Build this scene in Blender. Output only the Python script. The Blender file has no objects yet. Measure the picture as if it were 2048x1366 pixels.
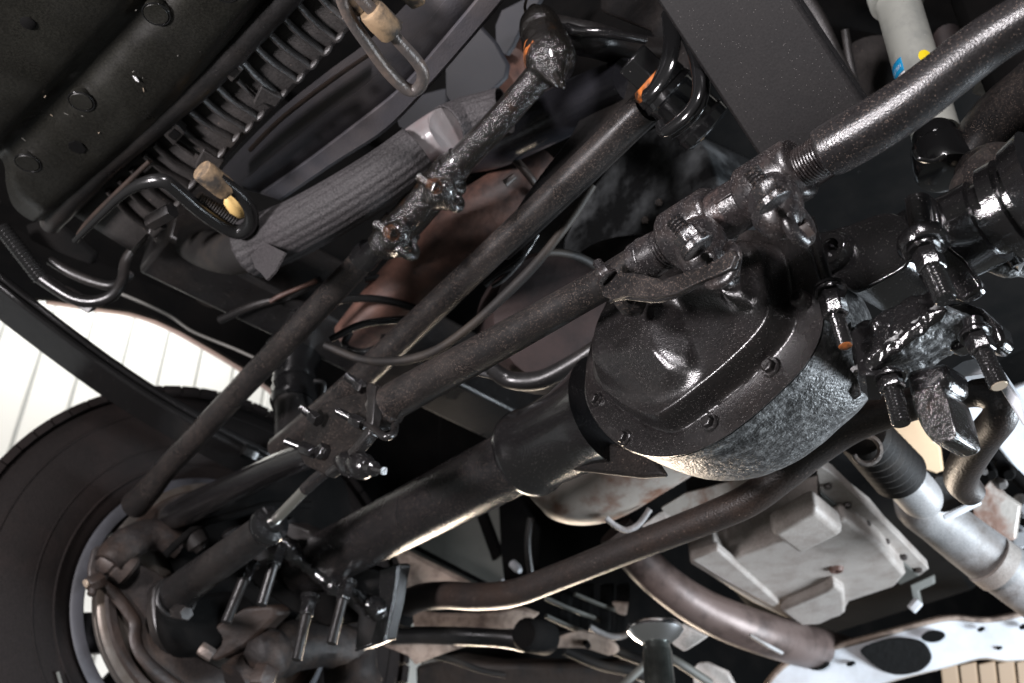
import bpy, bmesh, math, random
from mathutils import Vector, Matrix, noise
random.seed(7)
SC = bpy.context.scene
COL = SC.collection

# ------------------------------------------------------------------ camera
CAM_H = 0.9
TH, PS, FPX = math.radians(34), math.radians(50.7), 1991.0
cam = bpy.data.cameras.new('camera')
cam.lens = 35.0; cam.sensor_width = 36.0; cam.clip_start = 0.02; cam.clip_end = 60
cam.dof.use_dof = True; cam.dof.focus_distance = 0.98; cam.dof.aperture_fstop = 6.3
camo = bpy.data.objects.new('camera', cam); COL.objects.link(camo)
camo.location = (0, 0, CAM_H); camo.rotation_euler = (math.pi/2 + TH, 0, PS)
SC.camera = camo

# ------------------------------------------------------------------ world, lamps, exposure
w = bpy.data.worlds.new('World'); SC.world = w; w.use_nodes = True
w.node_tree.nodes['Background'].inputs[0].default_value = (0.96, 0.97, 0.92, 1)
w.node_tree.nodes['Background'].inputs[1].default_value = 0.09
SC.view_settings.view_transform = 'Standard'; SC.view_settings.look = 'None'
SC.view_settings.gamma = 1.0; SC.view_settings.exposure = 0.0

def lamp(name, kind, loc, energy, color, target=None, size=0.3, size_y=None):
    l = bpy.data.lights.new(name, kind); l.energy = energy; l.color = color
    if kind == 'AREA':
        l.shape = 'RECTANGLE' if size_y else 'SQUARE'; l.size = size
        if size_y: l.size_y = size_y
    else: l.shadow_soft_size = size
    o = bpy.data.objects.new(name, l); COL.objects.link(o); o.location = loc
    if target is not None:
        o.rotation_euler = (Vector(target) - Vector(loc)).to_track_quat('-Z', 'Y').to_euler()
    return o
lamp('work_lamp', 'AREA', (-0.75, -1.20, 1.12), 74, (1.0, 0.945, 0.97), (-0.80, 0.70, 1.60), 0.30, 0.30)
lamp('camera_lamp', 'AREA', (0.38, -0.36, 1.80), 25, (1.0, 0.95, 0.98), (-0.95, 0.70, 1.62), 0.16, 0.16)
lamp('door_light', 'AREA', (0.9, 2.8, 0.55), 200, (0.82, 0.91, 1.0), (-0.7, 1.0, 1.6), 1.3, 0.9)
lamp('rear_light', 'AREA', (-3.3, 2.6, 1.36), 80, (1.0, 0.82, 0.64), (-0.9, 0.7, 1.55), 1.0, 0.4)
lamp('wall_fill', 'AREA', (-3.15, 0.6, 4.4), 62, (1.0, 0.99, 0.96), (-4.0, 1.2, 2.9), 1.2, 0.8)  # unseen lamp added to brighten the wall boards

# ------------------------------------------------------------------ pixel rays -> points in the vehicle frame (x across, +y to the rear, z up)
RV = Vector((math.cos(PS), math.sin(PS), 0))
VV = Vector((-math.sin(PS)*math.cos(TH), math.cos(PS)*math.cos(TH), math.sin(TH)))
UV = Vector((math.sin(PS)*math.sin(TH), -math.cos(PS)*math.sin(TH), math.cos(TH)))
CO = Vector((0, 0, CAM_H))
def ray(px, py): return VV + RV*((px-1024)/FPX) + UV*((683-py)/FPX)
def PD(px, py, d): return CO + ray(px, py)*d
def PA(px, py, ax, v):
    r = ray(px, py); return CO + r*((v-CO[ax])/r[ax])
def PX(px, py, v): return PA(px, py, 0, v)
def PY(px, py, v): return PA(px, py, 1, v)
def PZ(px, py, v): return PA(px, py, 2, v)
def dep(p): return (p-CO).dot(VV)
def rp(r, p): return r*dep(p)/FPX          # size of r photo pixels at point p

# ------------------------------------------------------------------ materials
MATS = {}
def mat(name, base, rough=0.5, metal=0.0, var=None, var_scale=8, var_lo=0.45, var_hi=0.65, speck=None, speck_scale=260, speck_thr=0.16, speck_keep=0.5,
        bump=0.0, bump_scale=60, bump2=0.0, bump2_scale=400, coat=0.0, rvar=0.0, streak=None, spec=0.5, speck_rough=0.5, detail=6, grain=0.0, grain_scale=420):
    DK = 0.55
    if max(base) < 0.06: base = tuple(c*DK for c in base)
    if var and max(var) < 0.09: var = tuple(c*DK for c in var)
    m = bpy.data.materials.new(name); m.use_nodes = True; nt = m.node_tree; N = nt.nodes; L = nt.links
    b = N['Principled BSDF']; tc = N.new('ShaderNodeTexCoord')
    b.inputs['Roughness'].default_value = rough; b.inputs['Metallic'].default_value = metal
    b.inputs['Specular IOR Level'].default_value = spec
    b.inputs['Coat Weight'].default_value = coat; b.inputs['Coat Roughness'].default_value = 0.12
    vec = tc.outputs['Object']
    if streak:
        mp = N.new('ShaderNodeMapping'); mp.inputs['Scale'].default_value = streak; L.new(vec, mp.inputs['Vector']); svec = mp.outputs[0]
    else: svec = vec
    col = None
    rgb = N.new('ShaderNodeRGB'); rgb.outputs[0].default_value = (*base, 1); col = rgb.outputs[0]
    nz = N.new('ShaderNodeTexNoise'); nz.inputs['Scale'].default_value = var_scale; nz.inputs['Detail'].default_value = detail; nz.inputs['Roughness'].default_value = 0.65
    L.new(svec, nz.inputs['Vector'])
    if var:
        mr = N.new('ShaderNodeMapRange'); mr.inputs[1].default_value = var_lo; mr.inputs[2].default_value = var_hi
        L.new(nz.outputs[0], mr.inputs[0])
        mx = N.new('ShaderNodeMix'); mx.data_type = 'RGBA'
        L.new(mr.outputs[0], mx.inputs[0]); L.new(col, mx.inputs[6]); mx.inputs[7].default_value = (*var, 1); col = mx.outputs[2]
    rsock = None
    if rvar:
        mr2 = N.new('ShaderNodeMapRange'); mr2.inputs[1].default_value = 0.35; mr2.inputs[2].default_value = 0.65
        mr2.inputs[3].default_value = max(0.03, rough-rvar); mr2.inputs[4].default_value = min(1, rough+rvar)
        nz3 = N.new('ShaderNodeTexNoise'); nz3.inputs['Scale'].default_value = var_scale*2.3; nz3.inputs['Detail'].default_value = 5
        L.new(vec, nz3.inputs['Vector']); L.new(nz3.outputs[0], mr2.inputs[0]); rsock = mr2.outputs[0]
    if speck:
        vo = N.new('ShaderNodeTexVoronoi'); vo.inputs['Scale'].default_value = speck_scale; L.new(vec, vo.inputs['Vector'])
        lt = N.new('ShaderNodeMath'); lt.operation = 'LESS_THAN'; lt.inputs[1].default_value = speck_thr; L.new(vo.outputs['Distance'], lt.inputs[0])
        sx = N.new('ShaderNodeSeparateColor'); L.new(vo.outputs['Color'], sx.inputs[0])
        # denser and sparser drifts of dust
        nz4 = N.new('ShaderNodeTexNoise'); nz4.inputs['Scale'].default_value = 22; nz4.inputs['Detail'].default_value = 3; L.new(vec, nz4.inputs['Vector'])
        mr4 = N.new('ShaderNodeMapRange'); mr4.inputs[1].default_value = 0.3; mr4.inputs[2].default_value = 0.7; mr4.inputs[3].default_value = speck_keep*0.3; mr4.inputs[4].default_value = min(1, speck_keep*1.7)
        L.new(nz4.outputs[0], mr4.inputs[0])
        lt2 = N.new('ShaderNodeMath'); lt2.operation = 'LESS_THAN'; L.new(sx.outputs[0], lt2.inputs[0]); L.new(mr4.outputs[0], lt2.inputs[1])
        mu = N.new('ShaderNodeMath'); mu.operation = 'MULTIPLY'; L.new(lt.outputs[0], mu.inputs[0]); L.new(lt2.outputs[0], mu.inputs[1])
        mx2 = N.new('ShaderNodeMix'); mx2.data_type = 'RGBA'; L.new(mu.outputs[0], mx2.inputs[0]); L.new(col, mx2.inputs[6]); mx2.inputs[7].default_value = (*speck, 1); col = mx2.outputs[2]
    if grain:
        ng = N.new('ShaderNodeTexNoise'); ng.inputs['Scale'].default_value = grain_scale; ng.inputs['Detail'].default_value = 3; ng.inputs['Roughness'].default_value = 0.7; L.new(vec, ng.inputs['Vector'])
        mg = N.new('ShaderNodeMapRange'); mg.inputs[1].default_value = 0.36; mg.inputs[2].default_value = 0.66; mg.inputs[3].default_value = 1-grain*0.7; mg.inputs[4].default_value = 1+grain*1.6
        L.new(ng.outputs[0], mg.inputs[0])
        vm = N.new('ShaderNodeVectorMath'); vm.operation = 'SCALE'; L.new(col, vm.inputs[0]); L.new(mg.outputs[0], vm.inputs['Scale']); col = vm.outputs[0]
    L.new(col, b.inputs['Base Color'])
    if rsock: L.new(rsock, b.inputs['Roughness'])
    prev = None
    for st, sc, dist in ((bump, bump_scale, 0.02), (bump2, bump2_scale, 0.006)):
        if st:
            nb = N.new('ShaderNodeTexNoise'); nb.inputs['Scale'].default_value = sc; nb.inputs['Detail'].default_value = 4; L.new(svec if sc < 300 else vec, nb.inputs['Vector'])
            bp = N.new('ShaderNodeBump'); bp.inputs['Strength'].default_value = st; bp.inputs['Distance'].default_value = dist
            L.new(nb.outputs[0], bp.inputs['Height'])
            if prev: L.new(prev, bp.inputs['Normal'])
            prev = bp.outputs[0]
    if prev: L.new(prev, b.inputs['Normal'])
    MATS[name] = m
    return m
DUST = (0.105, 0.080, 0.066); LITE = (0.16, 0.148, 0.142)
mat('dusty_black', (0.0160, 0.0148, 0.0146), 0.33, grain=0.45, var=(0.027, 0.023, 0.0215), speck=DUST, speck_scale=900, speck_thr=0.36, speck_keep=0.24, bump=0.015, bump_scale=60, bump2=0.075, bump2_scale=850, rvar=0.10, spec=0.4)
mat('dusty_tube', (0.0165, 0.0150, 0.0155), 0.26, grain=0.4, var=(0.022, 0.020, 0.020), speck=DUST, speck_scale=900, speck_thr=0.34, speck_keep=0.16, bump=0.012, bump_scale=60, bump2=0.13, bump2_scale=620, rvar=0.05, spec=0.6)
mat('cover_black', (0.0140, 0.0125, 0.0126), 0.25, grain=0.5, var=(0.022, 0.018, 0.017), speck=LITE, speck_scale=1100, speck_thr=0.28, speck_keep=0.10, bump=0.012, bump_scale=60, bump2=0.15, bump2_scale=560, rvar=0.05, coat=0.0, spec=0.9)
mat('clamp_black', (0.020, 0.0178, 0.0185), 0.28, grain=0.4, var=(0.036, 0.028, 0.026), var_scale=50, speck=LITE, speck_scale=950, speck_thr=0.30, speck_keep=0.18, bump=0.035, bump_scale=90, bump2=0.12, bump2_scale=650, rvar=0.08, spec=0.6)
mat('rusty_sleeve', (0.024, 0.020, 0.020), 0.28, grain=0.6, var=(0.070, 0.048, 0.043), var_scale=30, var_lo=0.54, var_hi=0.76, speck=LITE, speck_scale=950, speck_thr=0.28, speck_keep=0.12, bump=0.07, bump_scale=80, bump2=0.13, bump2_scale=500, streak=(2.2, 1, 1), spec=0.6)
mat('wet_grease', (0.0130, 0.0115, 0.0100), 0.10, var=(0.055, 0.028, 0.012), var_scale=34, var_lo=0.58, var_hi=0.78, bump=0.22, bump_scale=150, bump2=0.42, bump2_scale=380, coat=0.8, spec=0.7)
mat('wet_black', (0.0125, 0.0118, 0.0122), 0.13, bump=0.030, bump_scale=80, bump2=0.13, bump2_scale=480, speck=LITE, speck_scale=800, speck_thr=0.22, speck_keep=0.08, coat=0.6, spec=0.7)
mat('gloss_black', (0.0110, 0.0110, 0.0115), 0.15, bump=0.02, bump_scale=40, bump2=0.03, bump2_scale=350, speck=LITE, speck_scale=220, speck_thr=0.12, speck_keep=0.08, coat=0.4, spec=0.6)
mat('satin_black', (0.0150, 0.0142, 0.0142), 0.36, grain=0.4, var=(0.026, 0.022, 0.020), speck=LITE, speck_scale=300, speck_thr=0.12, speck_keep=0.10, bump=0.03, bump_scale=40, bump2=0.06, bump2_scale=500, rvar=0.1, spec=0.45)
mat('leaf_black', (0.015, 0.0145, 0.0145), 0.24, bump=0.02, bump_scale=25, bump2=0.03, bump2_scale=400, speck=LITE, speck_scale=300, speck_thr=0.14, speck_keep=0.08)
mat('bracket_black', (0.014, 0.0128, 0.0122), 0.55, grain=0.6, var=(0.022, 0.018, 0.016), speck=DUST, speck_scale=500, speck_thr=0.25, speck_keep=0.15, bump=0.03, bump_scale=60, spec=0.10)
mat('shade_black', (0.005, 0.005, 0.005), 0.9, spec=0.08, var=(0.010, 0.009, 0.0085), speck=LITE, speck_scale=70, speck_thr=0.05, speck_keep=0.10, bump=0.05, bump_scale=20)  # near-black for dark parts, holes and sheets standing in for shade
mat('spring_paint', (0.0135, 0.0126, 0.0128), 0.5, grain=0.25, var=(0.017, 0.0155, 0.0153), speck=LITE, speck_scale=800, speck_thr=0.2, speck_keep=0.05, bump=0.006, bump_scale=30, bump2=0.03, bump2_scale=700, spec=0.10)
mat('mud_cast', (0.056, 0.055, 0.055), 0.36, grain=0.6, var=(0.15, 0.15, 0.148), var_scale=110, var_lo=0.46, var_hi=0.74, bump=0.17, bump_scale=130, bump2=0.30, bump2_scale=400)
mat('shield_plastic', (0.013, 0.0125, 0.0105), 0.36, grain=0.4, spec=0.25, var=(0.020, 0.0195, 0.016), var_scale=5, speck=LITE, speck_scale=70, speck_thr=0.05, speck_keep=0.2, bump=0.060, bump_scale=14, bump2=0.080, bump2_scale=200, rvar=0.14)
mat('fin_plastic', (0.032, 0.029, 0.028), 0.45, grain=0.4, var=(0.052, 0.046, 0.043), speck=DUST, speck_scale=130, speck_thr=0.12, speck_keep=0.2, bump2=0.160)
mat('shroud_plastic', (0.060, 0.058, 0.064), 0.40, var=(0.09, 0.080, 0.080), var_scale=6, speck=DUST, speck_scale=120, speck_thr=0.12, speck_keep=0.15, bump2=0.120)
mat('fan_plastic', (0.034, 0.035, 0.042), 0.5, spec=0.2, var=(0.045, 0.043, 0.047), var_scale=6)
mat('hose_sleeve', (0.050, 0.047, 0.048), 0.6, grain=0.5, spec=0.2, var=(0.055, 0.050, 0.052), var_scale=12, bump=0.060, bump_scale=80, bump2=0.320, bump2_scale=300)
mat('hose_rubber', (0.022, 0.020, 0.019), 0.62, spec=0.25, var=(0.050, 0.040, 0.032), var_scale=10, bump2=0.120)
mat('hose_gloss', (0.020, 0.020, 0.024), 0.25, bump=0.045, bump_scale=120)
mat('clear_band', (0.15, 0.14, 0.14), 0.22, var=(0.16, 0.13, 0.13), var_scale=30, bump=0.060)
mat('tube_metal', (0.085, 0.075, 0.070), 0.36, metal=0.3, var=(0.15, 0.115, 0.095), var_scale=30, bump2=0.200, bump2_scale=300)
mat('tube_black', (0.018, 0.018, 0.018), 0.22, bump2=0.080)
mat('tan_foam', (0.22, 0.15, 0.085), 0.7, var=(0.055, 0.045, 0.036), var_scale=32, var_lo=0.42, var_hi=0.62, bump=0.090, bump_scale=150)
mat('yellow_tab', (0.62, 0.42, 0.16), 0.5)
mat('rust_brown', (0.105, 0.052, 0.038), 0.55, var=(0.045, 0.026, 0.022), var_scale=12, bump=0.090, bump_scale=60, speck=(0.02, 0.015, 0.012), speck_scale=60, speck_thr=0.1, speck_keep=0.3)
mat('rust_red', (0.040, 0.026, 0.024), 0.65, spec=0.2, var=(0.018, 0.014, 0.014), var_scale=10, bump=0.060, bump_scale=60)
mat('rust_wet', (0.060, 0.024, 0.010), 0.16, var=(0.008, 0.007, 0.006), var_scale=70, var_lo=0.40, var_hi=0.60, bump=0.5, bump_scale=150, coat=0.6)
mat('rust_orange', (0.36, 0.105, 0.022), 0.42, var=(0.05, 0.026, 0.015), var_scale=60, var_lo=0.42, var_hi=0.60, bump=0.180, bump_scale=150)
mat('rust_dark', (0.052, 0.034, 0.026), 0.5, var=(0.024, 0.018, 0.016), var_scale=16, bump=0.090, bump_scale=70)
mat('knuckle_iron', (0.038, 0.032, 0.030), 0.55, grain=0.5, var=(0.075, 0.050, 0.038), var_scale=9, bump=0.075, bump_scale=50)
mat('knuckle_dark', (0.020, 0.0165, 0.0155), 0.6, grain=0.5, spec=0.3, var=(0.044, 0.029, 0.022), var_scale=16, bump=0.12, bump_scale=60, bump2=0.2, bump2_scale=300)
mat('oil_pan', (0.020, 0.021, 0.022), 0.45, var=(0.115, 0.122, 0.126), var_scale=13, var_lo=0.46, var_hi=0.72, bump=0.060, bump_scale=40, detail=8)
mat('tyre', (0.0140, 0.0112, 0.0105), 0.8, grain=0.4, spec=0.15, var=(0.022, 0.0155, 0.014), var_scale=5, bump2=0.120, bump2_scale=220)
mat('rim_paint', (0.050, 0.052, 0.060), 0.5, var=(0.036, 0.037, 0.042))
mat('rotor_steel', (0.16, 0.145, 0.13), 0.32, metal=0.7, var=(0.09, 0.07, 0.055), var_scale=8)
mat('beige_pan', (0.29, 0.262, 0.24), 0.5, grain=0.25, var=(0.22, 0.19, 0.17), var_scale=18, bump=0.045, bump_scale=60)
mat('beige_mud', (0.26, 0.20, 0.16), 0.8, var=(0.10, 0.070, 0.055), var_scale=26, bump=0.180, bump_scale=60)
mat('cat_steel', (0.30, 0.27, 0.24), 0.45, metal=0.2, var=(0.15, 0.075, 0.048), var_scale=13, var_lo=0.44, var_hi=0.60, bump=0.045, bump_scale=60, detail=8)
mat('exhaust_brown', (0.125, 0.090, 0.080), 0.45, metal=0.3, var=(0.075, 0.052, 0.046), var_scale=12, bump=0.030)
mat('shaft_paint', (0.24, 0.235, 0.235), 0.5, grain=0.25, var=(0.10, 0.082, 0.070), var_scale=11, bump=0.030, bump_scale=40)
mat('white_frame', (0.54, 0.565, 0.60), 0.5, var=(0.42, 0.42, 0.43), var_scale=6, bump=0.030, bump_scale=40)
mat('grime_patch', (0.008, 0.008, 0.008), 0.85, spec=0.1, bump=0.240, bump_scale=60)
mat('grey_panel', (0.085, 0.085, 0.075), 0.6, var=(0.06, 0.06, 0.052), var_scale=3)
mat('fender_pink', (0.44, 0.33, 0.30), 0.5, var=(0.36, 0.27, 0.25))
mat('wall_white', (0.76, 0.76, 0.73), 0.6, var=(0.77, 0.77, 0.73), var_scale=1.5)
mat('wall_grey', (0.50, 0.51, 0.50), 0.6)
mat('chrome', (0.85, 0.86, 0.88), 0.22, metal=1.0)
mat('post_steel', (0.11, 0.12, 0.11), 0.22, metal=0.8, var=(0.07, 0.075, 0.07))
mat('rod_chrome', (0.85, 0.82, 0.76), 0.28, metal=1.0, bump=0.015, bump_scale=10)
mat('shock_grey', (0.34, 0.345, 0.31), 0.42, var=(0.22, 0.23, 0.215), var_scale=12, bump=0.015, speck=(0.4, 0.4, 0.38), speck_scale=80, speck_thr=0.1, speck_keep=0.12)
mat('label_blue', (0.012, 0.30, 0.60), 0.35)
mat('label_yellow', (0.90, 0.68, 0.02), 0.4)
mat('label_white', (0.80, 0.80, 0.80), 0.45)
mat('tan_board', (0.70, 0.50, 0.31), 0.7, var=(0.62, 0.43, 0.27), var_scale=5)
mat('brown_slat', (0.30, 0.20, 0.12), 0.6)
mat('wire_grey', (0.15, 0.145, 0.13), 0.45)
mat('cable_grey', (0.020, 0.020, 0.021), 0.5, var=(0.055, 0.054, 0.054), var_scale=30, bump=0.120, bump_scale=200)
mat('sway_paint', (0.030, 0.024, 0.022), 0.42, grain=0.6, var=(0.042, 0.028, 0.022), speck=DUST, speck_scale=200, speck_thr=0.16, speck_keep=0.22, bump2=0.200, bump2_scale=350)
mat('bright_end', (0.62, 0.50, 0.38), 0.35, metal=0.5)

# ------------------------------------------------------------------ mesh builders: each returns (verts, faces)
def crom(pts, n):
    """Catmull-Rom through rows of equal length (tuples or Vectors), n samples per span."""
    P = [list(p) for p in pts]; out = []
    for i in range(len(P)-1):
        p0 = P[max(i-1, 0)]; p1 = P[i]; p2 = P[i+1]; p3 = P[min(i+2, len(P)-1)]
        for k in range(n):
            t = k/n
            out.append([0.5*((2*b)+(-a+c)*t+(2*a-5*b+4*c-d)*t*t+(-a+3*b-3*c+d)*t**3) for a, b, c, d in zip(p0, p1, p2, p3)])
    out.append(P[-1]); return out
def ccrom(pts, n):
    P = [list(p) for p in pts]; m = len(P); out = []
    for i in range(m):
        p0, p1, p2, p3 = P[i-1], P[i], P[(i+1) % m], P[(i+2) % m]
        for k in range(n):
            t = k/n
            out.append([0.5*((2*b)+(-a+c)*t+(2*a-5*b+4*c-d)*t*t+(-a+3*b-3*c+d)*t**3) for a, b, c, d in zip(p0, p1, p2, p3)])
    return out
def sweep(pts, rad, seg=20, cap=True, flat=1.0):
    n = len(pts); pts = [Vector(p) for p in pts]; V = []; Fc = []
    T = [(pts[min(i+1, n-1)]-pts[max(i-1, 0)]).normalized() for i in range(n)]
    a = Vector((0, 0, 1)) if abs(T[0].z) < 0.9 else Vector((1, 0, 0))
    nx = T[0].cross(a).normalized()
    for i in range(n):
        nx = (nx - T[i]*nx.dot(T[i])).normalized(); ny = T[i].cross(nx)
        for k in range(seg):
            an = 2*math.pi*k/seg
            V.append(pts[i] + nx*math.cos(an)*rad[i] + ny*math.sin(an)*rad[i]*flat)
    for i in range(n-1):
        for k in range(seg):
            k2 = (k+1) % seg
            Fc.append((i*seg+k, i*seg+k2, (i+1)*seg+k2, (i+1)*seg+k))
    if cap:
        Fc.append(tuple(range(seg-1, -1, -1))); Fc.append(tuple((n-1)*seg+k for k in range(seg)))
    return V, Fc
def pt(px, py, pl):
    """pl: ('y', v) / ('x', v) / ('z', v) / ('d', v)"""
    if pl[0] == 'd': return PD(px, py, pl[1])
    return PA(px, py, 'xyz'.index(pl[0]), pl[1])
def tubepx(path, pl=None, seg=20, n=6, cap=True, flat=1.0):
    """path rows (px, py, r_px[, plane value or depth]) ; the curve is smoothed in space"""
    rows = []
    for q in path:
        p = pt(q[0], q[1], pl if len(q) < 4 else ((pl[0] if pl else 'd'), q[3]))
        rows.append((p.x, p.y, p.z, rp(q[2], p)))
    rows = crom(rows, n)
    return sweep([r[:3] for r in rows], [r[3] for r in rows], seg, cap, flat)
def lathe(p0, p1, prof, seg=28, cap=True):
    """prof rows (t along p0->p1, radius)"""
    p0 = Vector(p0); p1 = Vector(p1); ax = (p1-p0); T = ax.normalized()
    a = Vector((0, 0, 1)) if abs(T.z) < 0.9 else Vector((1, 0, 0))
    nx = T.cross(a).normalized(); ny = T.cross(nx); V = []; Fc = []
    for t, r in prof:
        c = p0 + ax*t
        for k in range(seg):
            an = 2*math.pi*k/seg; V.append(c + nx*math.cos(an)*r + ny*math.sin(an)*r)
    for i in range(len(prof)-1):
        for k in range(seg):
            k2 = (k+1) % seg; Fc.append((i*seg+k, i*seg+k2, (i+1)*seg+k2, (i+1)*seg+k))
    if cap:
        Fc.append(tuple(range(seg-1, -1, -1))); Fc.append(tuple((len(prof)-1)*seg+k for k in range(seg)))
    return V, Fc
def lathepx(a, b, prof, pl, seg=28, cap=True):
    """a, b (px, py[, plane value]); prof rows (t, r_px at the axis midpoint)"""
    pa = pt(a[0], a[1], pl if len(a) < 3 else (pl[0], a[2])); pb = pt(b[0], b[1], pl if len(b) < 3 else (pl[0], b[2]))
    k = rp(1, (pa+pb)/2)
    return lathe(pa, pb, [(t, r*k) for t, r in prof], seg, cap)
def prism(pts, vec):
    """polygon pts (world) extruded by vec"""
    pts = [Vector(p) for p in pts]; vec = Vector(vec); n = len(pts)
    V = pts + [p+vec for p in pts]
    Fc = [tuple(range(n)), tuple(range(2*n-1, n-1, -1))]
    for i in range(n):
        j = (i+1) % n; Fc.append((i, i+n, j+n, j))
    return V, Fc
def prismpx(poly, pl, vec, smooth=0):
    if smooth: poly = ccrom(poly, smooth)
    return prism([pt(x, y, pl) for x, y in poly], vec)
def box(c, sx, sy, sz, ax=None):
    c = Vector(c); X, Y, Z = ax if ax else (Vector((1, 0, 0)), Vector((0, 1, 0)), Vector((0, 0, 1)))
    q = [c - X*sx/2 - Y*sy/2 - Z*sz/2, c + X*sx/2 - Y*sy/2 - Z*sz/2, c + X*sx/2 + Y*sy/2 - Z*sz/2, c - X*sx/2 + Y*sy/2 - Z*sz/2]
    return prism(q, Z*sz)
def merge(*ms):
    V = []; Fc = []
    for v, f in ms:
        o = len(V); V += list(v); Fc += [tuple(i+o for i in q) for q in f]
    return V, Fc
def hexa(p0, p1, r, ch=0.12):
    """hex nut or bolt head from p0 to p1 with a slight chamfer"""
    return lathe(p0, p1, [(0, r*0.9), (ch, r), (1-ch, r), (1, r*0.88)], 6)
def thread(p0, p1, r, pitch, seg=16, depth=0.12):
    L = (Vector(p1)-Vector(p0)).length; n = max(3, int(L/pitch)); prof = []
    for i in range(n):
        prof += [(i/n, r*(1-depth)), ((i+0.5)/n, r)]
    prof += [(1, r*(1-depth)), (1.0, r*0.5)]
    return lathe(p0, p1, prof, seg)
def loft(rings, closed=False, cap0=False, cap1=False):
    m = len(rings[0]); V = [Vector(p) for r in rings for p in r]; Fc = []
    for i in range(len(rings)-1):
        for k in range(m if closed else m-1):
            k2 = (k+1) % m; Fc.append((i*m+k, i*m+k2, (i+1)*m+k2, (i+1)*m+k))
    if cap0: Fc.append(tuple(range(m-1, -1, -1)))
    if cap1: Fc.append(tuple((len(rings)-1)*m+k for k in range(m)))
    return V, Fc
def torus(c, ax, R, r, a0=0, a1=360, seg=24, rs=10, ref=None):
    c = Vector(c); ax = Vector(ax).normalized()
    u = (Vector(ref) if ref is not None else (Vector((0, 0, 1)) if abs(ax.z) < 0.9 else Vector((1, 0, 0))))
    u = (u - ax*u.dot(ax)).normalized(); v = ax.cross(u)
    pts = [c + u*R*math.cos(math.radians(a0+(a1-a0)*i/seg)) + v*R*math.sin(math.radians(a0+(a1-a0)*i/seg)) for i in range(seg+1)]
    return sweep(pts, [r]*(seg+1), rs)

# ------------------------------------------------------------------ objects
def obj(name, data, m, parent=None, bevel=0, sub=0, angle=40, rough=0, rscale=60, origin=None, solid=0, simple=0, bseg=2):
    V, Fc = data
    o0 = Vector(parent['_o']) if parent is not None and '_o' in parent else (Vector(origin) if origin is not None else sum((Vector(v) for v in V), Vector())/len(V))
    me = bpy.data.meshes.new(name)
    me.from_pydata([tuple(Vector(v)-o0) for v in V], [], Fc); me.update()
    bm = bmesh.new(); bm.from_mesh(me)
    bmesh.ops.recalc_face_normals(bm, faces=bm.faces)
    if simple:
        for _ in range(simple): bmesh.ops.subdivide_edges(bm, edges=bm.edges, cuts=1, use_grid_fill=True)
    bm.to_mesh(me); bm.free()
    if rough:
        me.update(); nn = [v.normal.copy() for v in me.vertices]
        for v, q in zip(me.vertices, nn):
            p = v.co + o0
            v.co += q*rough*(noise.noise(p*rscale) + 0.5*noise.noise(p*rscale*2.3))
    for p in me.polygons: p.use_smooth = True
    me.set_sharp_from_angle(angle=math.radians(angle))
    me.materials.append(MATS[m])
    o = bpy.data.objects.new(name, me); COL.objects.link(o)
    if parent is not None:
        o.parent = parent; o['_o'] = tuple(o0)
    else:
        o.location = o0; o['_o'] = tuple(o0)
    if solid:
        md = o.modifiers.new('solid', 'SOLIDIFY'); md.thickness = solid; md.offset = 0
    if bevel:
        md = o.modifiers.new('bevel', 'BEVEL'); md.width = bevel; md.segments = bseg; md.limit_method = 'ANGLE'; md.angle_limit = math.radians(35); md.harden_normals = False
    if sub:
        md = o.modifiers.new('sub', 'SUBSURF'); md.levels = sub; md.render_levels = sub
    return o
def thing(name, label, cat, loc, group=None):
    o = bpy.data.objects.new(name, None); COL.objects.link(o); o.location = loc; o.empty_display_size = 0.02
    o['_o'] = tuple(loc); o['label'] = label; o['category'] = cat
    if group: o['group'] = group
    return o
def tag(o, label, cat, group=None):
    o['label'] = label; o['category'] = cat
    if group: o['group'] = group
    return o
def struct(o): o['kind'] = 'structure'; return o
# ================================================================== SETTING
# shop wall of upright white boards far behind the wheel arch
wall = struct(obj('wall', box((-4.06, 1.2, 2.6), 0.06, 6.0, 4.4), 'wall_grey'))
for i in range(24):
    y = -0.5 + i*0.17
    obj('board', box((-4.018, y+0.085, 3.0), 0.02, 0.156, 2.9), 'wall_white', wall, bevel=0.004)
obj('wall_rail', box((-4.015, 1.2, 1.44), 0.03, 5.0, 0.18), 'wall_grey', wall, bevel=0.004)
obj('wall_base', box((-4.012, 0.2, 2.60), 0.045, 1.4, 0.22), 'wall_grey', wall, bevel=0.004)
# floor pan of the body, dark, high above everything
struct(obj('underbody', box((0.9, 4.2, 2.62), 6.2, 9.6, 0.05), 'shade_black'))

# wheel arch: dark liner with the painted lip of the wing below it
lip = [(95, 606), (150, 614), (200, 622), (260, 630), (310, 645), (360, 668), (420, 702), (480, 738), (545, 785), (600, 840), (640, 900), (680, 980)]
t = thing('front_wing', 'black front wing liner with pinkish beige lip round the wheel opening', 'wing', PX(310, 640, -2.15))
top = [(700, 700), (600, 480), (300, 420), (-60, 380), (-60, 600)]
obj('liner', prismpx([(x, y-4) for x, y in lip]+top, ('x', -2.13), (0.012, 0, 0)), 'shade_black', t)
ls = crom(lip, 5)
rings = []
for x, y in ls:
    p = PX(x, y, -2.15)
    rings.append([p+Vector((0.006, 0, 0.022)), p+Vector((0.006, 0, 0.012)), p+Vector((-0.03, 0.0, 0.012)), p+Vector((-0.03, 0, 0.04))])
obj('wing_lip', loft(rings, closed=True, cap0=True, cap1=True), 'fender_pink', t, bevel=0.003)
obj('arch_blocker', prismpx([(600, 850), (640, 690), (1010, 690), (1010, 1000), (820, 1060), (745, 1096), (690, 1000)], ('x', -2.12), (0.01, 0, 0)), 'shade_black', t)  # dark sheet added to block the bright wall behind the linkage
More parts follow.
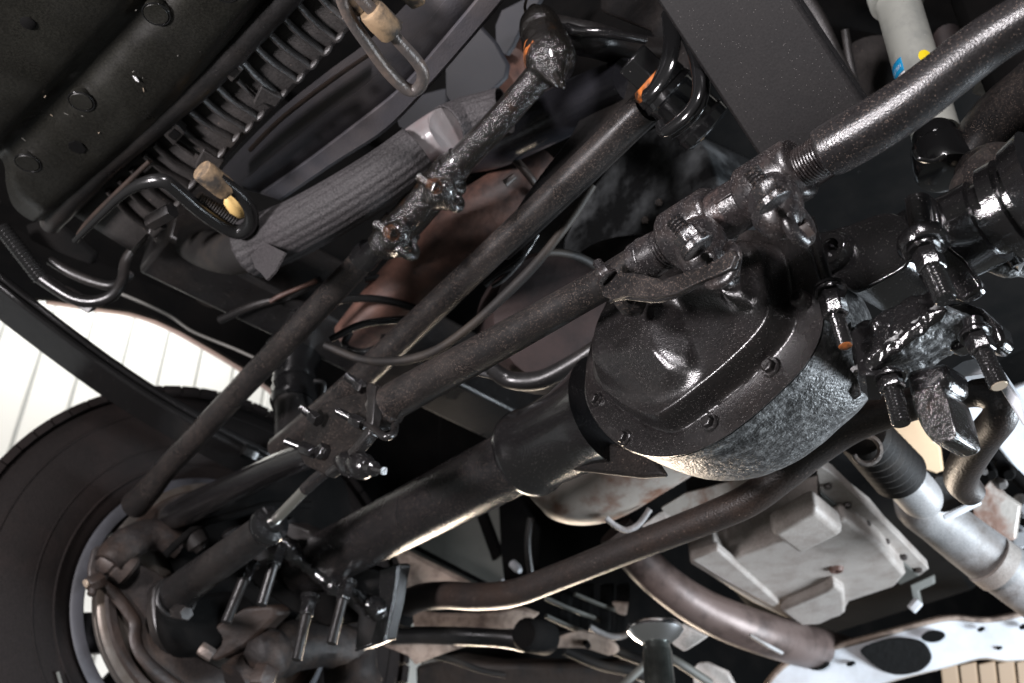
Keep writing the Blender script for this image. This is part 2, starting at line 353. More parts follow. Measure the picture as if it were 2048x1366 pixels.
# dark inner apron above the wheel, carries the liner towards the engine
obj('apron', prism([(-2.12, -0.1, 2.42), (-2.12, 1.3, 2.42), (-1.45, 1.3, 2.50), (-1.45, -0.1, 2.50)], (0, 0, 0.02)), 'shade_black', t)
blocker = tag(obj('wall_blocker', box((-2.12, 5.2, 2.13), 0.04, 7.5, 1.0), 'shade_black'), 'plain dark sheet added to block the wall behind the rear of the wheel arch', 'body panel')  # added dark sheet, reaches lower than a real sill to hide the wall

# ================================================================== LEAF SPRINGS
def leaf_spring(label, poly_y_z, x, wdt, group, mats, ang=0.0):
    """poly_y_z: centre line of the lowest leaf (y, z)"""
    c = sum((Vector((x, y, z)) for y, z in poly_y_z), Vector())/len(poly_y_z)
    t = thing('leaf_spring', label, 'leaf spring', c, group)
    cl = crom(poly_y_z, 6)
    for k, (off, m) in enumerate(((0.0, mats), (0.017, mats))):
        rings = []
        for y, z in cl:
            xx = x + ang*(y-0.6); z0 = z+off; h = 0.0145
            rings.append([(xx-wdt/2, y, z0), (xx-wdt/2, y, z0+h), (xx+wdt/2, y, z0+h), (xx+wdt/2, y, z0)])
        obj('leaf', loft([[Vector(p) for p in r] for r in rings], closed=True, cap0=True, cap1=True), m, t, bevel=0.0045, bseg=3)
    return t
leaf_spring('far left leaf spring, satin black strap crossing in front of the white wall', [(PX(a, c, -1.66).y, PX(a, c, -1.66).z) for a, c in ((-80, 548), (100, 688), (250, 795), (400, 884), (520, 945))], -1.66, 0.084, 'leaf springs', 'leaf_black')
b = tag(obj('shackle_bolt', merge(hexa(PX(512, 912, -1.60), PX(486, 900, -1.60), 0.014), lathepx((530, 918), (510, 910), [(0, 8), (1, 8)], ('x', -1.60), 12)), 'tube_black'), 'shiny hex bolt at the end of the far left leaf spring', 'bolt')
leaf_spring('near right leaf spring, wide dark grey strap speckled with dust behind the tie rod', [(PX(a, c, -0.36).y, PX(a, c, -0.36).z) for a, c in ((1350, -145), (1413, -50), (1513, 101), (1613, 253), (1680, 350))], -0.36, 0.118, 'leaf springs', 'spring_paint')
# ================================================================== FRONT AXLE
AXY = 0.783
def axp(px): return PD(px, 1060-(px-750)*0.517, 1/(.62+.00038*(px-750)))
axle = thing('front_axle', 'greasy black front axle housing with domed differential cover and long tubes', 'axle', axp(1400))
# left tube
obj('axle_tube', lathe(axp(610)+Vector((0, 0, -0.006)), axp(1120)+Vector((0, 0, -0.006)), [(0, 0.047), (1, 0.046)], 40), 'dusty_tube', axle)
# cast collar that holds the tube
pa, pb = axp(1048)+Vector((0, 0, -0.004)), axp(1225)+Vector((0, 0, -0.004))
col_prof = [(0, 0.046), (0.005, 0.056), (0.03, 0.0605), (0.08, 0.062), (0.14, 0.0605), (0.18, 0.058), (0.3, 0.0575), (0.6, 0.059), (0.85, 0.067), (1.0, 0.075)]
collar = obj('tube_collar', lathe(pa, pb, col_prof, 48), 'wet_black', axle, rough=0.0006, rscale=50)
for q in ((1140, 785), (1152, 795)):
    p = PY(q[0], q[1], 0.745)
    obj('casting_boss', lathe(p+Vector((0, 0.03, 0)), p, [(0, 0.013), (0.7, 0.011), (0.9, 0.008), (1, 0.003)], 16), 'dusty_black', axle)
# webs below and above the collar
obj('gusset', prismpx([(1092, 918), (1140, 900), (1225, 885), (1300, 905), (1330, 950), (1280, 954), (1190, 944), (1104, 934)], ('y', 0.775), (0, 0.012, 0)), 'bracket_black', axle, bevel=0.005)
# ring: flange outline on the forward plane (clockwise from the left)
FY = 0.70
flange = [(1172, 800), (1172, 740), (1184, 680), (1210, 620), (1255, 560), (1320, 510), (1400, 478), (1480, 462), (1550, 462), (1605, 490), (1634, 545), (1648, 610), (1642, 670), (1612, 730), (1560, 785), (1500, 838), (1440, 880), (1375, 908), (1310, 915), (1250, 897), (1200, 855)]
cxy = (1405, 690)
def shape(lst, y, k=3): return [PY(a, b_, y) for a, b_ in ccrom(lst, k)]
def scl(lst, s, dx=0, dy=0): return [(cxy[0]+(a-cxy[0])*s+dx, cxy[1]+(b_-cxy[1])*s+dy) for a, b_ in lst]
base_c = [(1200, 775), (1196, 725), (1206, 675), (1230, 620), (1272, 570), (1330, 525), (1400, 498), (1470, 484), (1525, 484), (1560, 505), (1578, 560), (1592, 625), (1585, 670), (1555, 715), (1512, 758), (1465, 798), (1415, 835), (1365, 860), (1312, 864), (1262, 840), (1222, 810)]
fl_pts = shape(flange, FY); N_ = len(fl_pts)
cen = sum(fl_pts, Vector())/N_
# differential cover: flange plate, then the pressed dome as nested contours
bc = shape(base_c, FY-0.012)
def off(v): return Vector((0, v, 0))
fl_front = [p+off(-0.012) for p in fl_pts]
def poly_dist(x, y, poly):
    """distance to the outline, positive inside"""
    ins = False; best = 1e9; n = len(poly)
    for i in range(n):
        x1_, y1_ = poly[i]; x2_, y2_ = poly[(i+1) % n]
        if (y1_ > y) != (y2_ > y) and x < (x2_-x1_)*(y-y1_)/(y2_-y1_)+x1_: ins = not ins
        dx, dy = x2_-x1_, y2_-y1_; t_ = max(0, min(1, ((x-x1_)*dx+(y-y1_)*dy)/(dx*dx+dy*dy+1e-9)))
        best = min(best, math.hypot(x-x1_-t_*dx, y-y1_-t_*dy))
    return best if ins else -best
def S(t_):
    t_ = max(0.0, min(1.0, t_)); return t_*t_*(3-2*t_)
foot_poly = [tuple(q[:2]) for q in ccrom([(1206, 770), (1204, 715), (1216, 660), (1245, 605), (1295, 558), (1360, 522), (1430, 500), (1500, 488), (1548, 492), (1572, 525), (1583, 580), (1592, 632), (1580, 672), (1545, 716), (1495, 762), (1440, 806), (1385, 846), (1345, 864), (1300, 852), (1252, 824), (1222, 798)], 3)]
def cover_h(x, y):
    """height of the pressing above the flange face, in metres; x, y are photo pixels on the flange plane"""
    d = poly_dist(x, y, foot_poly)
    if d <= 0: return 0.0012*S(-d/6.0) - 0.0012 if d > -6 else 0.0
    h_ = 0.027*S((d-1)/17.0) + 0.006*S((d-14)/150.0)
    # raised left lobe ends in a steep triangular flank
    xl = 1398 + (y-700)*0.34
    fade = S((828-y)/95.0)*S((y-560)/60.0)
    h_ += 0.026*S((xl-x)/66.0+0.5)*fade*S((d-16)/40.0)
    # upper bulge below the tie rod, with a small boss
    h_ += 0.014*S((650-y)/60.0)*S((d-14)/40.0)*S((1560-x)/60.0)
    h_ += 0.010*math.exp(-((x-1520)**2/22**2+(y-622)**2/20**2))*S((d-10)/20)
    # pressed ribs running up the right side
    for xr in (1566-26, 1566-56):
        xx = xr - (640-y)*0.16
        h_ += 0.0045*math.exp(-((x-xx)/7.0)**2)*S((650-y)/40.0)*S((d-8)/12)
    return h_
NA = 200; NR = 84
outline = [tuple(q[:2]) for q in ccrom(flange, 12)]
outline = [outline[int(i*len(outline)/NA)] for i in range(NA)]
ccx, ccy = 1400, 690
rings = [[PY(x, y, FY) for x, y in outline], [PY(x, y, FY-0.0105) for x, y in outline]]
for r_ in range(NR):
    s_ = 0.993*(1-r_/NR)**0.85
    row = []
    for x, y in outline:
        qx, qy = ccx+(x-ccx)*s_, ccy+(y-ccy)*s_
        p = PY(qx, qy, FY-0.012)
        row.append(p+Vector((0, -cover_h(qx, qy), 0)))
    rings.append(row)
cover = obj('differential_cover', loft(rings, closed=True, cap1=True), 'cover_black', axle, angle=50)
# cover bolts
for (bx_, by_), rr in (((1250, 876), 15), ((1422, 846), 17), ((1543, 735), 19), ((1194, 800), 13)):
    p = PY(bx_, by_, FY-0.012); k = rp(1, p)
    bo = obj('cover_bolt', hexa(p+off(0.002), p+off(-0.009), rr*k*0.8), 'cover_black', axle, bevel=0.0008)
    obj('washer', lathe(p+off(0.004), p+off(-0.003), [(0, rr*k*1.15), (0.8, rr*k*1.15), (1, rr*k*1.0)], 24), 'cover_black', bo)
p = PY(1610, 604, FY-0.012); k = rp(1, p)
bo = obj('fill_plug', lathe(p+off(0.004), p+off(-0.014), [(0, 19*k), (0.9, 19*k), (1, 16*k), (1, 9*k), (0.6, 8*k)], 24), 'cover_black', axle)
obj('hex_socket', lathe(p+off(-0.004), p+off(-0.0142), [(0, 7*k), (0.9, 9*k), (1, 10.5*k)], 6), 'gloss_black', bo)
# gear housing behind the cover
hr = []
for y, s_, dz in ((FY+0.0015, 1.0, 0), (FY+0.012, 1.005, 0), (FY+0.016, 0.985, -0.000), (FY+0.03, 0.985, -0.003), (FY+0.06, 0.985, -0.004), (FY+0.095, 0.965, -0.004), (FY+0.122, 0.89, 0.0), (FY+0.145, 0.72, 0.008), (FY+0.155, 0.45, 0.012)):
    hr.append([Vector((cen.x+(p.x-cen.x)*s_, y, cen.z+(p.z-cen.z)*s_+dz)) for p in fl_pts])
obj('gear_housing', loft(hr, closed=True, cap1=True), 'mud_cast', axle, sub=2, angle=80, rough=0.0018, rscale=55)
# web from the housing to the right tube with a bored lug
obj('casting_arm', prismpx([(1618, 470), (1650, 462), (1700, 448), (1768, 425), (1812, 440), (1826, 478), (1822, 512), (1806, 536), (1760, 562), (1714, 584), (1690, 575), (1656, 552), (1640, 520)], ('y', 0.735), (0, 0.05, 0), 3), 'wet_black', axle, bevel=0.008, bseg=3, rough=0.0)
p = PY(1672, 506, 0.735); k = rp(1, p)
lug = obj('bored_lug', lathe(p+off(0.03), p+off(-0.012), [(0, 44*k), (0.75, 43*k), (0.95, 39*k), (1, 34*k), (1.0, 22*k), (0.93, 18*k), (0.3, 17*k), (0.3, 1*k)], 36), 'wet_black', axle)
# right tube and its collars
pr0, pr1 = axp(1770), axp(2075)
d0 = Vector((0.01, 0, -0.008))
obj('axle_tube', lathe(pr0+d0, pr1+d0, [(0, 0.040), (0.2, 0.0405), (0.205, 0.046), (0.27, 0.047), (0.275, 0.0415), (0.62, 0.0415), (0.63, 0.036), (0.70, 0.036), (0.71, 0.047), (0.8, 0.047), (0.81, 0.039), (0.86, 0.039), (0.87, 0.052), (1, 0.058)], 48), 'wet_black', axle, rough=0.0008, rscale=80)
obj('tube_boss', prismpx([(1815, 395), (1845, 385), (1870, 400), (1880, 440), (1872, 470), (1835, 478), (1818, 440)], ('y', 0.735), (0, 0.04, 0), 2), 'wet_black', axle, bevel=0.008)

# ================================================================== RIGHT SPRING SEAT AND U-BOLTS
seat = thing('spring_perch', 'cast spring seat block with crusty grey underside below the right axle tube', 'spring seat', PY(1800, 690, 0.75))
def slab(name, q, n, m, th, mtl, amp, sc, par, seed=0):
    """q: four corners (px, py, y) in order; a thick slab with a lumpy face"""
    c = [PY(*k_) for k_ in q]; V = []; Fc = []
    nrm = (c[1]-c[0]).cross(c[3]-c[0]).normalized()
    if nrm.dot(CO-c[0]) < 0: nrm = -nrm
    for i in range(n+1):
        for j in range(m+1):
            u, v = i/n, j/m
            p = (c[0]*(1-u)+c[1]*u)*(1-v)+(c[3]*(1-u)+c[2]*u)*v
            e_ = min(u, 1-u, v, 1-v); rd = (S(e_/0.14)-1)*0.006
            g_ = p+Vector((seed, 0, 0)); lump = noise.noise(g_*sc)+0.6*noise.noise(g_*sc*2.2)+0.35*noise.noise(g_*sc*4.5)
            V.append(p+nrm*(rd+amp*lump))
    k0 = len(V); V += [v-nrm*th for v in V]
    w_ = m+1
    for i in range(n):
        for j in range(m):
            a = i*w_+j; Fc.append((a, a+w_, a+w_+1, a+1)); Fc.append((k0+a, k0+a+1, k0+a+w_+1, k0+a+w_))
    for i in range(n):
        for a, b2 in ((i*w_, (i+1)*w_), (i*w_+m, (i+1)*w_+m)): Fc.append((a, b2, k0+b2, k0+a))
    for j in range(m):
        for a, b2 in ((j, j+1), (n*w_+j, n*w_+j+1)): Fc.append((a, b2, k0+b2, k0+a))
    return obj(name, (V, Fc), mtl, par, angle=60)
slab('seat_front', [(1697, 648, 0.728), (1852, 572, 0.728), (1886, 612, 0.715), (1712, 752, 0.715)], 40, 26, 0.004, 'wet_black', 0.0034, 85, seat)
slab('seat_underside', [(1714, 758, 0.722), (1892, 619, 0.722), (1996, 668, 0.80), (1752, 806, 0.80)], 54, 36, 0.004, 'mud_cast', 0.0028, 75, seat, 3)
slab('casting_web', [(1628, 700, 0.735), (1702, 655, 0.735), (1722, 800, 0.775), (1655, 835, 0.80)], 26, 36, 0.004, 'mud_cast', 0.0022, 75, seat, 9)
slab('seat_side', [(1690, 655, 0.735), (1704, 650, 0.722), (1720, 752, 0.712), (1722, 800, 0.735)], 10, 20, 0.012, 'wet_black', 0.0015, 80, seat, 5)
ear = obj('seat_ear', prismpx([(1888, 606), (1925, 602), (1962, 615), (2000, 650), (2008, 682), (1990, 700), (1955, 694), (1925, 690), (1900, 700), (1880, 690)], ('y', 0.775), (0, 0.022, 0)), 'wet_black', seat, bevel=0.004)
obj('seat_flange', prismpx([(1850, 478), (1886, 484), (1930, 520), (1962, 568), (1958, 580), (1924, 600), (1890, 592), (1858, 590), (1840, 560)], ('y', 0.735), (0, 0.012, 0)), 'wet_black', seat, bevel=0.003)
obj('seat_strap', prismpx([(1895, 742), (1925, 722), (1966, 712), (1985, 718), (2040, 800), (2052, 850), (2044, 850), (1992, 765), (1975, 745), (1930, 752), (1905, 765)], ('y', 0.84), (0, 0.012, 0)), 'white_frame', seat, bevel=0.002)
# U-bolt ends: rod, washers, nut, threaded stud
def u_bolt(label, top, nut0, nut1, tip, r_nut, r_st, y, m='wet_black', tipm='wet_black', group='U-bolt ends below the right axle tube', rod=None, pad=None, nm='u_bolt'):
    t = thing(nm, label, 'U-bolt', PY(nut1[0], nut1[1], y), group)
    pl = ('y', y)
    a, b_, c, d = (PY(q[0], q[1], y) for q in (top, nut0, nut1, tip))
    k = rp(1, c)
    if rod: obj('rod', lathe(a, b_, [(0, rod*k), (1, rod*k)], 16), m, t, rough=0.0006, rscale=150)
    if pad: obj('washer_pad', lathe(b_+(b_-c)*0.5, b_, [(0, pad*k), (0.7, pad*k*1.02), (1, pad*k*0.92)], 28), m, t, rough=0.001, rscale=100)
    w_ = obj('washer', lathe(b_-(c-b_)*0.12, b_+(c-b_)*0.14, [(0, r_nut*1.2*k), (0.45, r_nut*1.25*k), (0.5, r_nut*1.1*k), (0.55, r_nut*1.22*k), (1, r_nut*1.2*k)], 28), m, t)
    obj('nut', hexa(b_+(c-b_)*0.12, c, r_nut*k), m, t, bevel=0.001, rough=0.0)
    s_ = obj('stud', thread(c-(c-b_)*0.2, d, r_st*k, 0.0032, 20, 0.11), m, t)
    obj('stud_tip', lathe(d-(d-c)*0.02, d+(d-c)*0.012, [(0, r_st*0.9*k), (1, r_st*0.8*k)], 18), tipm, s_)
    return t
u_bolt('U-bolt end with rusty cut tip hanging beside the differential cover', (1618, 440), (1660, 580), (1672, 634), (1691, 692), 27, 16, 0.690, tipm='rust_orange', rod=13)
u_bolt('thick black U-bolt end with oval washer pad under the right axle tube', (1835, 400), (1850, 497), (1866, 542), (1892, 600), 30, 23, 0.690, rod=26, pad=50)
u_bolt('long wet U-bolt stud hanging from the seat ear beside the bent bar', (1945, 640), (1950, 668), (1968, 706), (1999, 772), 27, 19, 0.745, tipm='bright_end', rod=20)
u_bolt('short U-bolt stud beside the square rubber bump stop', (1775, 740), (1778, 755), (1786, 782), (1803, 848), 27, 19, 0.735, rod=18)
bs = thing('bump_stop', 'square lumpy black bump stop hanging below the right spring seat', 'bump stop', PY(1865, 830, 0.76))
q = obj('rubber_block', prismpx([(1822, 795), (1846, 776), (1874, 772), (1890, 788), (1906, 842), (1912, 870), (1900, 882), (1872, 887), (1858, 876), (1840, 850)], ('y', 0.750), (0, 0.04, 0), 2), 'wet_grease', bs, bevel=0.005, bseg=3)
obj('mount_plate', prismpx([(1808, 742), (1850, 730), (1890, 722), (1896, 760), (1880, 782), (1846, 786), (1818, 796)], ('y', 0.755), (0, 0.04, 0)), 'wet_black', bs, bevel=0.006)
# ================================================================== TIE ROD (nearest part)
TY = 0.59
tr = thing('tie_rod', 'dusty black tie rod with threaded adjuster and two bolted clamps crossing the picture', 'tie rod', PY(1300, 510, TY))
obj('rod_tube', tubepx([(772, 822, 30), (776, 819, 37), (784, 804, 38), (1000, 684, 36), (1181, 582, 34), (1240, 548, 36), (1285, 522, 38)], ('y', TY), 36, 8), 'dusty_black', tr)
# threaded joint end into clamp
def thpx(a, b_, r, n, m, nm='threaded_end', dpt=0.10):
    pa_, pb_ = PY(a[0], a[1], TY), PY(b_[0], b_[1], TY); k = rp(1, (pa_+pb_)/2); prof = []
    for i in range(n): prof += [(i/n, r*k*(1-dpt)), ((i+0.3)/n, r*k), ((i+0.7)/n, r*k)]
    prof.append((1, r*k))
    return obj(nm, lathe(pa_, pb_, prof, 40), m, tr)
obj('rod_collar', tubepx([(1278, 526, 42), (1300, 513, 43), (1325, 499, 42)], ('y', TY), 36, 4), 'clamp_black', tr)
obj('weld_bead', torus(PY(1296, 516, TY), PY(1400, 456, TY)-PY(1296, 516, TY), rp(42, PY(1296, 516, TY)), 0.0016, seg=40), 'clamp_black', tr)
thpx((1322, 501), (1362, 477), 41, 7, 'clamp_black')
obj('adjuster_sleeve', tubepx([(1358, 480, 49), (1400, 456, 52), (1440, 432, 52), (1500, 396, 51), (1560, 360, 50), (1592, 342, 47)], ('y', TY), 36, 5), 'rusty_sleeve', tr, rough=0.0012, rscale=70)
obj('sleeve_seam', prismpx([(1420, 402), (1428, 396), (1500, 352), (1504, 360), (1430, 408)], ('y', TY-0.024), (0.0, 0.006, 0.0)), 'rusty_sleeve', tr, bevel=0.001)
thpx((1588, 345), (1655, 305), 42, 12, 'clamp_black')
obj('rod_tube', tubepx([(1650, 308, 44), (1655, 305, 52), (1664, 299, 54), (1700, 279, 55), (1760, 243, 55), (1830, 196, 54), (1900, 142, 53), (1975, 84, 52), (2060, 30, 51), (2150, -30, 50)], ('y', TY), 40, 8), 'dusty_tube', tr)
def clamp(cx, cy, stud_a, stud_b, big, lobe, m='clamp_black', lobeR=32):
    """band round the sleeve, its two ears, the bolt and nut"""
    c = PY(cx, cy, TY); axd = (PY(cx+100, cy-60, TY)-c).normalized(); k = rp(1, c)
    cl = obj('clamp', lathe(c-axd*0.030, c+axd*0.030, [(0, 50*k), (0.03, 60*k), (0.10, 65*k), (0.90, 65*k), (0.97, 60*k), (1, 50*k)], 40), m, tr, rough=0.0005, rscale=70)
    e = PY(big[0], big[1], TY-0.022)
    # rounded ear: squashed ball
    V, Fc = lathe(e+Vector((0, 0, 0.034)), e-Vector((0, 0, 0.034)), [(0.0, 1*k), (0.04, 18*k), (0.14, 35*k), (0.3, 47*k), (0.5, 52*k), (0.7, 48*k), (0.86, 35*k), (0.96, 18*k), (1, 1*k)], 30)
    obj('clamp_ear', (V, Fc), m, cl, rough=0.0005, rscale=60)
    # lower ear, a hoop left open at the split
    l = PY(lobe[0]+4, lobe[1]+4, TY-0.012)
    obj('clamp_ear', torus(l, axd, lobeR*k, 14*k, 55, 330, 26, 12, ref=UV), m, cl, rough=0.0008, rscale=90)
    sa, sb_ = PY(stud_a[0], stud_a[1], TY-0.070), PY(stud_b[0], stud_b[1], TY-0.056)
    sa = sa+(sa-sb_)*0.18
    bo = obj('clamp_bolt', thread(sb_, sa, 16.5*k, 0.0032, 20, 0.14), 'dusty_tube', cl)
    dd = (sb_-sa)
    obj('nut', hexa(sa+dd*0.50, sa+dd*0.96, 28*k), 'dusty_tube', bo, bevel=0.0008)
    obj('washer', lathe(sa+dd*0.96, sa+dd*1.16, [(0, 33*k), (0.8, 34*k), (1, 29*k)], 26), 'dusty_tube', bo)
    obj('bolt_head', hexa(l+dd*0.1, l+dd*0.5, 17*k), 'rust_dark', bo)
    return cl
clamp(1548, 366, (1508, 348), (1545, 398), (1552, 412), (1592, 446))
clamp(1392, 458, (1353, 446), (1392, 490), (1404, 497), (1440, 528))
# flat damper strap bolted under the rod
st = thing('damper_strap', 'flat cranked steel strap bolted along the underside of the tie rod', 'bracket', PY(1300, 560, 0.56))
strap = [(1197, 560), (1215, 548), (1262, 545), (1310, 556), (1322, 562), (1340, 553), (1400, 533), (1440, 514), (1462, 498), (1470, 512), (1462, 536), (1440, 548), (1400, 563), (1352, 588), (1310, 597), (1250, 592), (1222, 600), (1204, 592)]
obj('strap', prismpx(strap, ('y', TY-0.036), (0.002, 0.005, 0.0)), 'dusty_black', st, bevel=0.0012)
obj('strap_edge', tubepx([(1222, 602, 5), (1250, 595, 5), (1310, 600, 6), (1352, 591, 6), (1400, 566, 6), (1440, 551, 5)], ('y', TY-0.030), 10), 'dusty_tube', st)
sa, sb_ = PY(1193, 523, TY-0.048), PY(1214, 553, TY-0.040); k = rp(1, sa)
bo = obj('strap_bolt', thread(sb_, sa, 11*k, 0.0032, 16, 0.16), 'clamp_black', st)
obj('nut', hexa(sa+(sb_-sa)*0.5, sb_, 18*k), 'clamp_black', bo, bevel=0.0008)
obj('washer', lathe(sb_, sb_+(sb_-sa)*0.12, [(0, 23*k), (1, 21*k)], 22), 'clamp_black', bo)
obj('lower_clamp_half', torus(PY(1256, 590, TY+0.012), PY(1400, 456, TY)-PY(1296, 516, TY), rp(36, PY(1256, 590, TY)), 0.006, 100, 250, 20, 8, ref=UV), 'dusty_black', st)
obj('hook_end', tubepx([(1405, 548, 9), (1425, 562, 10), (1450, 556, 10), (1466, 535, 10), (1470, 510, 9), (1455, 492, 8)], ('y', TY-0.028), 12, 4, flat=1.8), 'clamp_black', st)

# ================================================================== outer tie rod length and damper bracket on the far side
ot = thing('tie_rod_end', 'greasy far end of the tie rod with ball joint at the wheel', 'tie rod', PY(480, 970, 0.61))
obj('rod_tube', tubepx([(770, 838, 24, .60), (720, 860, 26, .60), (640, 900, 28, .60), (560, 932, 28, .60), (470, 975, 29, .60), (390, 1012, 30, .60), (345, 1034, 28, .60), (332, 1042, 20, .60)], ('y', .60), 24), 'wet_black', ot, rough=0.0012, rscale=60)
obj('joint_neck', tubepx([(345, 1034, 18), (300, 1048, 20), (262, 1052, 24), (235, 1050, 22)], ('y', .60), 18), 'wet_black', ot)
j = obj('ball_joint', lathepx((262, 1015), (268, 1105), [(0, 18), (0.1, 30), (0.35, 34), (0.5, 28), (0.55, 36), (0.7, 34), (0.75, 26), (0.9, 24), (1, 12)], ('y', .60)), 'rust_dark', ot)
obj('boot', lathepx((305, 1020), (320, 1090), [(0, 14), (0.15, 24), (0.3, 19), (0.45, 25), (0.6, 20), (0.8, 18), (1, 10)], ('y', .61)), 'satin_black', ot)

br = thing('damper_bracket', 'black damper bracket plate clamped on the tie rod by U-bolts', 'bracket', PY(680, 860, 0.585))
plate = [(634, 817), (650, 805), (715, 785), (729, 762), (749, 768), (747, 783), (743, 807), (741, 837), (736, 866), (712, 897), (676, 931), (651, 950), (610, 930), (598, 908), (612, 851)]
obj('plate', prismpx(plate, ('y', 0.575), (0, 0.008, 0)), 'bracket_black', br, bevel=0.002)
obj('flange', prismpx([(729, 762), (742, 766), (750, 770), (744, 840), (738, 868), (712, 900), (678, 934), (652, 952), (648, 944), (674, 922), (706, 890), (730, 858), (734, 800)], ('y', 0.562), (0, 0.014, 0)), 'satin_black', br, bevel=0.002)
for (a, b_) in (((693, 752), (727, 777)), ((603, 816), (636, 841)), ((676, 823), (724, 848)), ((574, 883), (626, 904))):
    pa_, pb_ = PY(a[0], a[1], 0.545), PY(b_[0], b_[1], 0.560); k = rp(1, pa_)
    s_ = obj('u_bolt_stud', thread(pb_, pa_, 8.5*k, 0.002, 14, 0.1), 'wet_black', br)
    obj('nut', hexa(pa_+(pb_-pa_)*0.6, pb_+(pb_-pa_)*0.05, 14*k), 'wet_black', s_, bevel=0.0008)
p = PY(654, 906, 0.575); k = rp(1, p)
obj('hex_nut', hexa(p+off(0.004), p+off(-0.014), 17*k), 'wet_black', br, bevel=0.0008)
obj('u_bolt_bend', tubepx([(730, 846, 7, .565), (748, 858, 7, .565), (768, 873, 8, .565), (786, 868, 8, .575), (790, 850, 8, .60)], ('y', .575), 12), 'satin_black', br)
obj('bushing', lathepx((676, 922), (768, 942), [(0, 12), (0.1, 20), (0.22, 27), (0.34, 29), (0.42, 24), (0.45, 28), (0.58, 27), (0.66, 20), (0.68, 15), (0.80, 15), (0.82, 9), (1, 8)], ('y', 0.575)), 'wet_black', br)

da = thing('steering_damper', 'black steering damper cylinder with bright piston rod beside the far wheel', 'damper', PY(450, 1115, 0.60))
obj('cylinder', tubepx([(344, 1194, 30), (350, 1190, 36), (400, 1152, 35), (470, 1102, 34), (530, 1058, 33), (538, 1052, 30)], ('y', .60), 28), 'satin_black', da)
pa_, pb_ = PY(528, 1059, .60), PY(552, 1041, .60); k = rp(1, pa_)
obj('end_cap', lathe(pa_, pb_, [(0, 33*k), (0.2, 39*k), (0.5, 40*k), (0.7, 36*k), (0.8, 22*k), (1.0, 20*k)], 30), 'gloss_black', da)
obj('piston_rod', tubepx([(544, 1047, 11), (612, 977, 11)], ('y', .60), 20, 2), 'rod_chrome', da)
obj('rod_sleeve', tubepx([(610, 979, 12.5), (648, 946, 13), (690, 925, 12)], ('y', .597), 20, 4), 'dusty_tube', da)
obj('end_eye', torus(PY(352, 1196, .60), PY(470, 1102, .60)-PY(344, 1194, .60), rp(38, PY(352, 1196, .60)), 0.0045, 0, 360, 30), 'satin_black', da, rough=0.001, rscale=120)
obj('end_bolt', hexa(PY(352, 1222, .59), PY(374, 1227, .59), 0.013), 'satin_black', da, bevel=0.001)

# ================================================================== DRAG LINK (upper, greasy)
DY = 0.53
dl = thing('drag_link', 'grease-wet drag link with rusty adjuster clamps running down to the wheel', 'drag link', PY(800, 460, DY))
obj('rod_end', tubepx([(1082, 146, 30), (1060, 172, 29), (1000, 240, 29), (950, 292, 29), (915, 328, 28), (900, 342, 24), (880, 362, 24)], ('y', DY), 24), 'wet_grease', dl, rough=0.0007, rscale=150)
obj('neck_ring', tubepx([(922, 318, 31), (912, 330, 33), (902, 340, 31)], ('y', DY), 24, 3), 'wet_grease', dl)
obj('adjuster_sleeve', tubepx([(905, 336, 36), (880, 366, 37), (830, 424, 37), (790, 466, 36), (764, 492, 33)], ('y', DY), 26), 'wet_grease', dl, rough=0.0012, rscale=90)
for (cx, cy, ear, lobe, s0, s1) in ((884, 372, (872, 376), (902, 398), (838, 354), (862, 368)), (792, 468, (783, 462), (812, 494), (752, 448), (776, 462))):
    c = PY(cx, cy, DY); axd = (PY(cx+100, cy-112, DY)-c).normalized(); k = rp(1, c)
    cl = obj('clamp', lathe(c-axd*0.020, c+axd*0.020, [(0, 36*k), (0.1, 42*k), (0.9, 42*k), (1, 36*k)], 28), 'wet_grease', dl, rough=0.0014, rscale=120)
    e = PY(ear[0]+8, ear[1]+10, DY-0.018)
    obj('clamp_ear', lathe(e+axd*0.024, e-axd*0.024, [(0, 2*k), (0.1, 18*k), (0.35, 30*k), (0.65, 30*k), (0.9, 18*k), (1, 2*k)], 20), 'wet_grease', cl, rough=0.0016, rscale=120)
    l = PY(lobe[0], lobe[1], DY)
    obj('clamp_ear', torus(l, axd, 23*k, 9*k, 60, 330, 18, 10, ref=UV), 'wet_grease', cl, rough=0.001, rscale=120)
    a_, b2 = PY(s0[0], s0[1], DY-0.052), PY(s1[0], s1[1], DY-0.044)
    bo = obj('clamp_bolt', thread(b2, a_, 10*k, 0.0025, 14, 0.12), 'wet_grease', cl)
    obj('nut', hexa(b2, b2+(b2-a_)*0.6, 15*k), 'rust_wet', bo)
obj('neck', tubepx([(768, 486, 25), (748, 502, 24), (736, 512, 26)], ('y', DY), 22, 4), 'wet_black', dl)
obj('neck_collar', tubepx([(742, 500, 28), (730, 514, 30), (722, 524, 28)], ('y', DY), 24, 3), 'wet_black', dl)
obj('rod_tube', tubepx([(730, 515, 26), (650, 600, 26), (560, 695, 25), (470, 790, 24), (390, 876, 23), (330, 940, 23), (300, 978, 25), (270, 1010, 28)], ('y', DY), 28), 'dusty_black', dl)
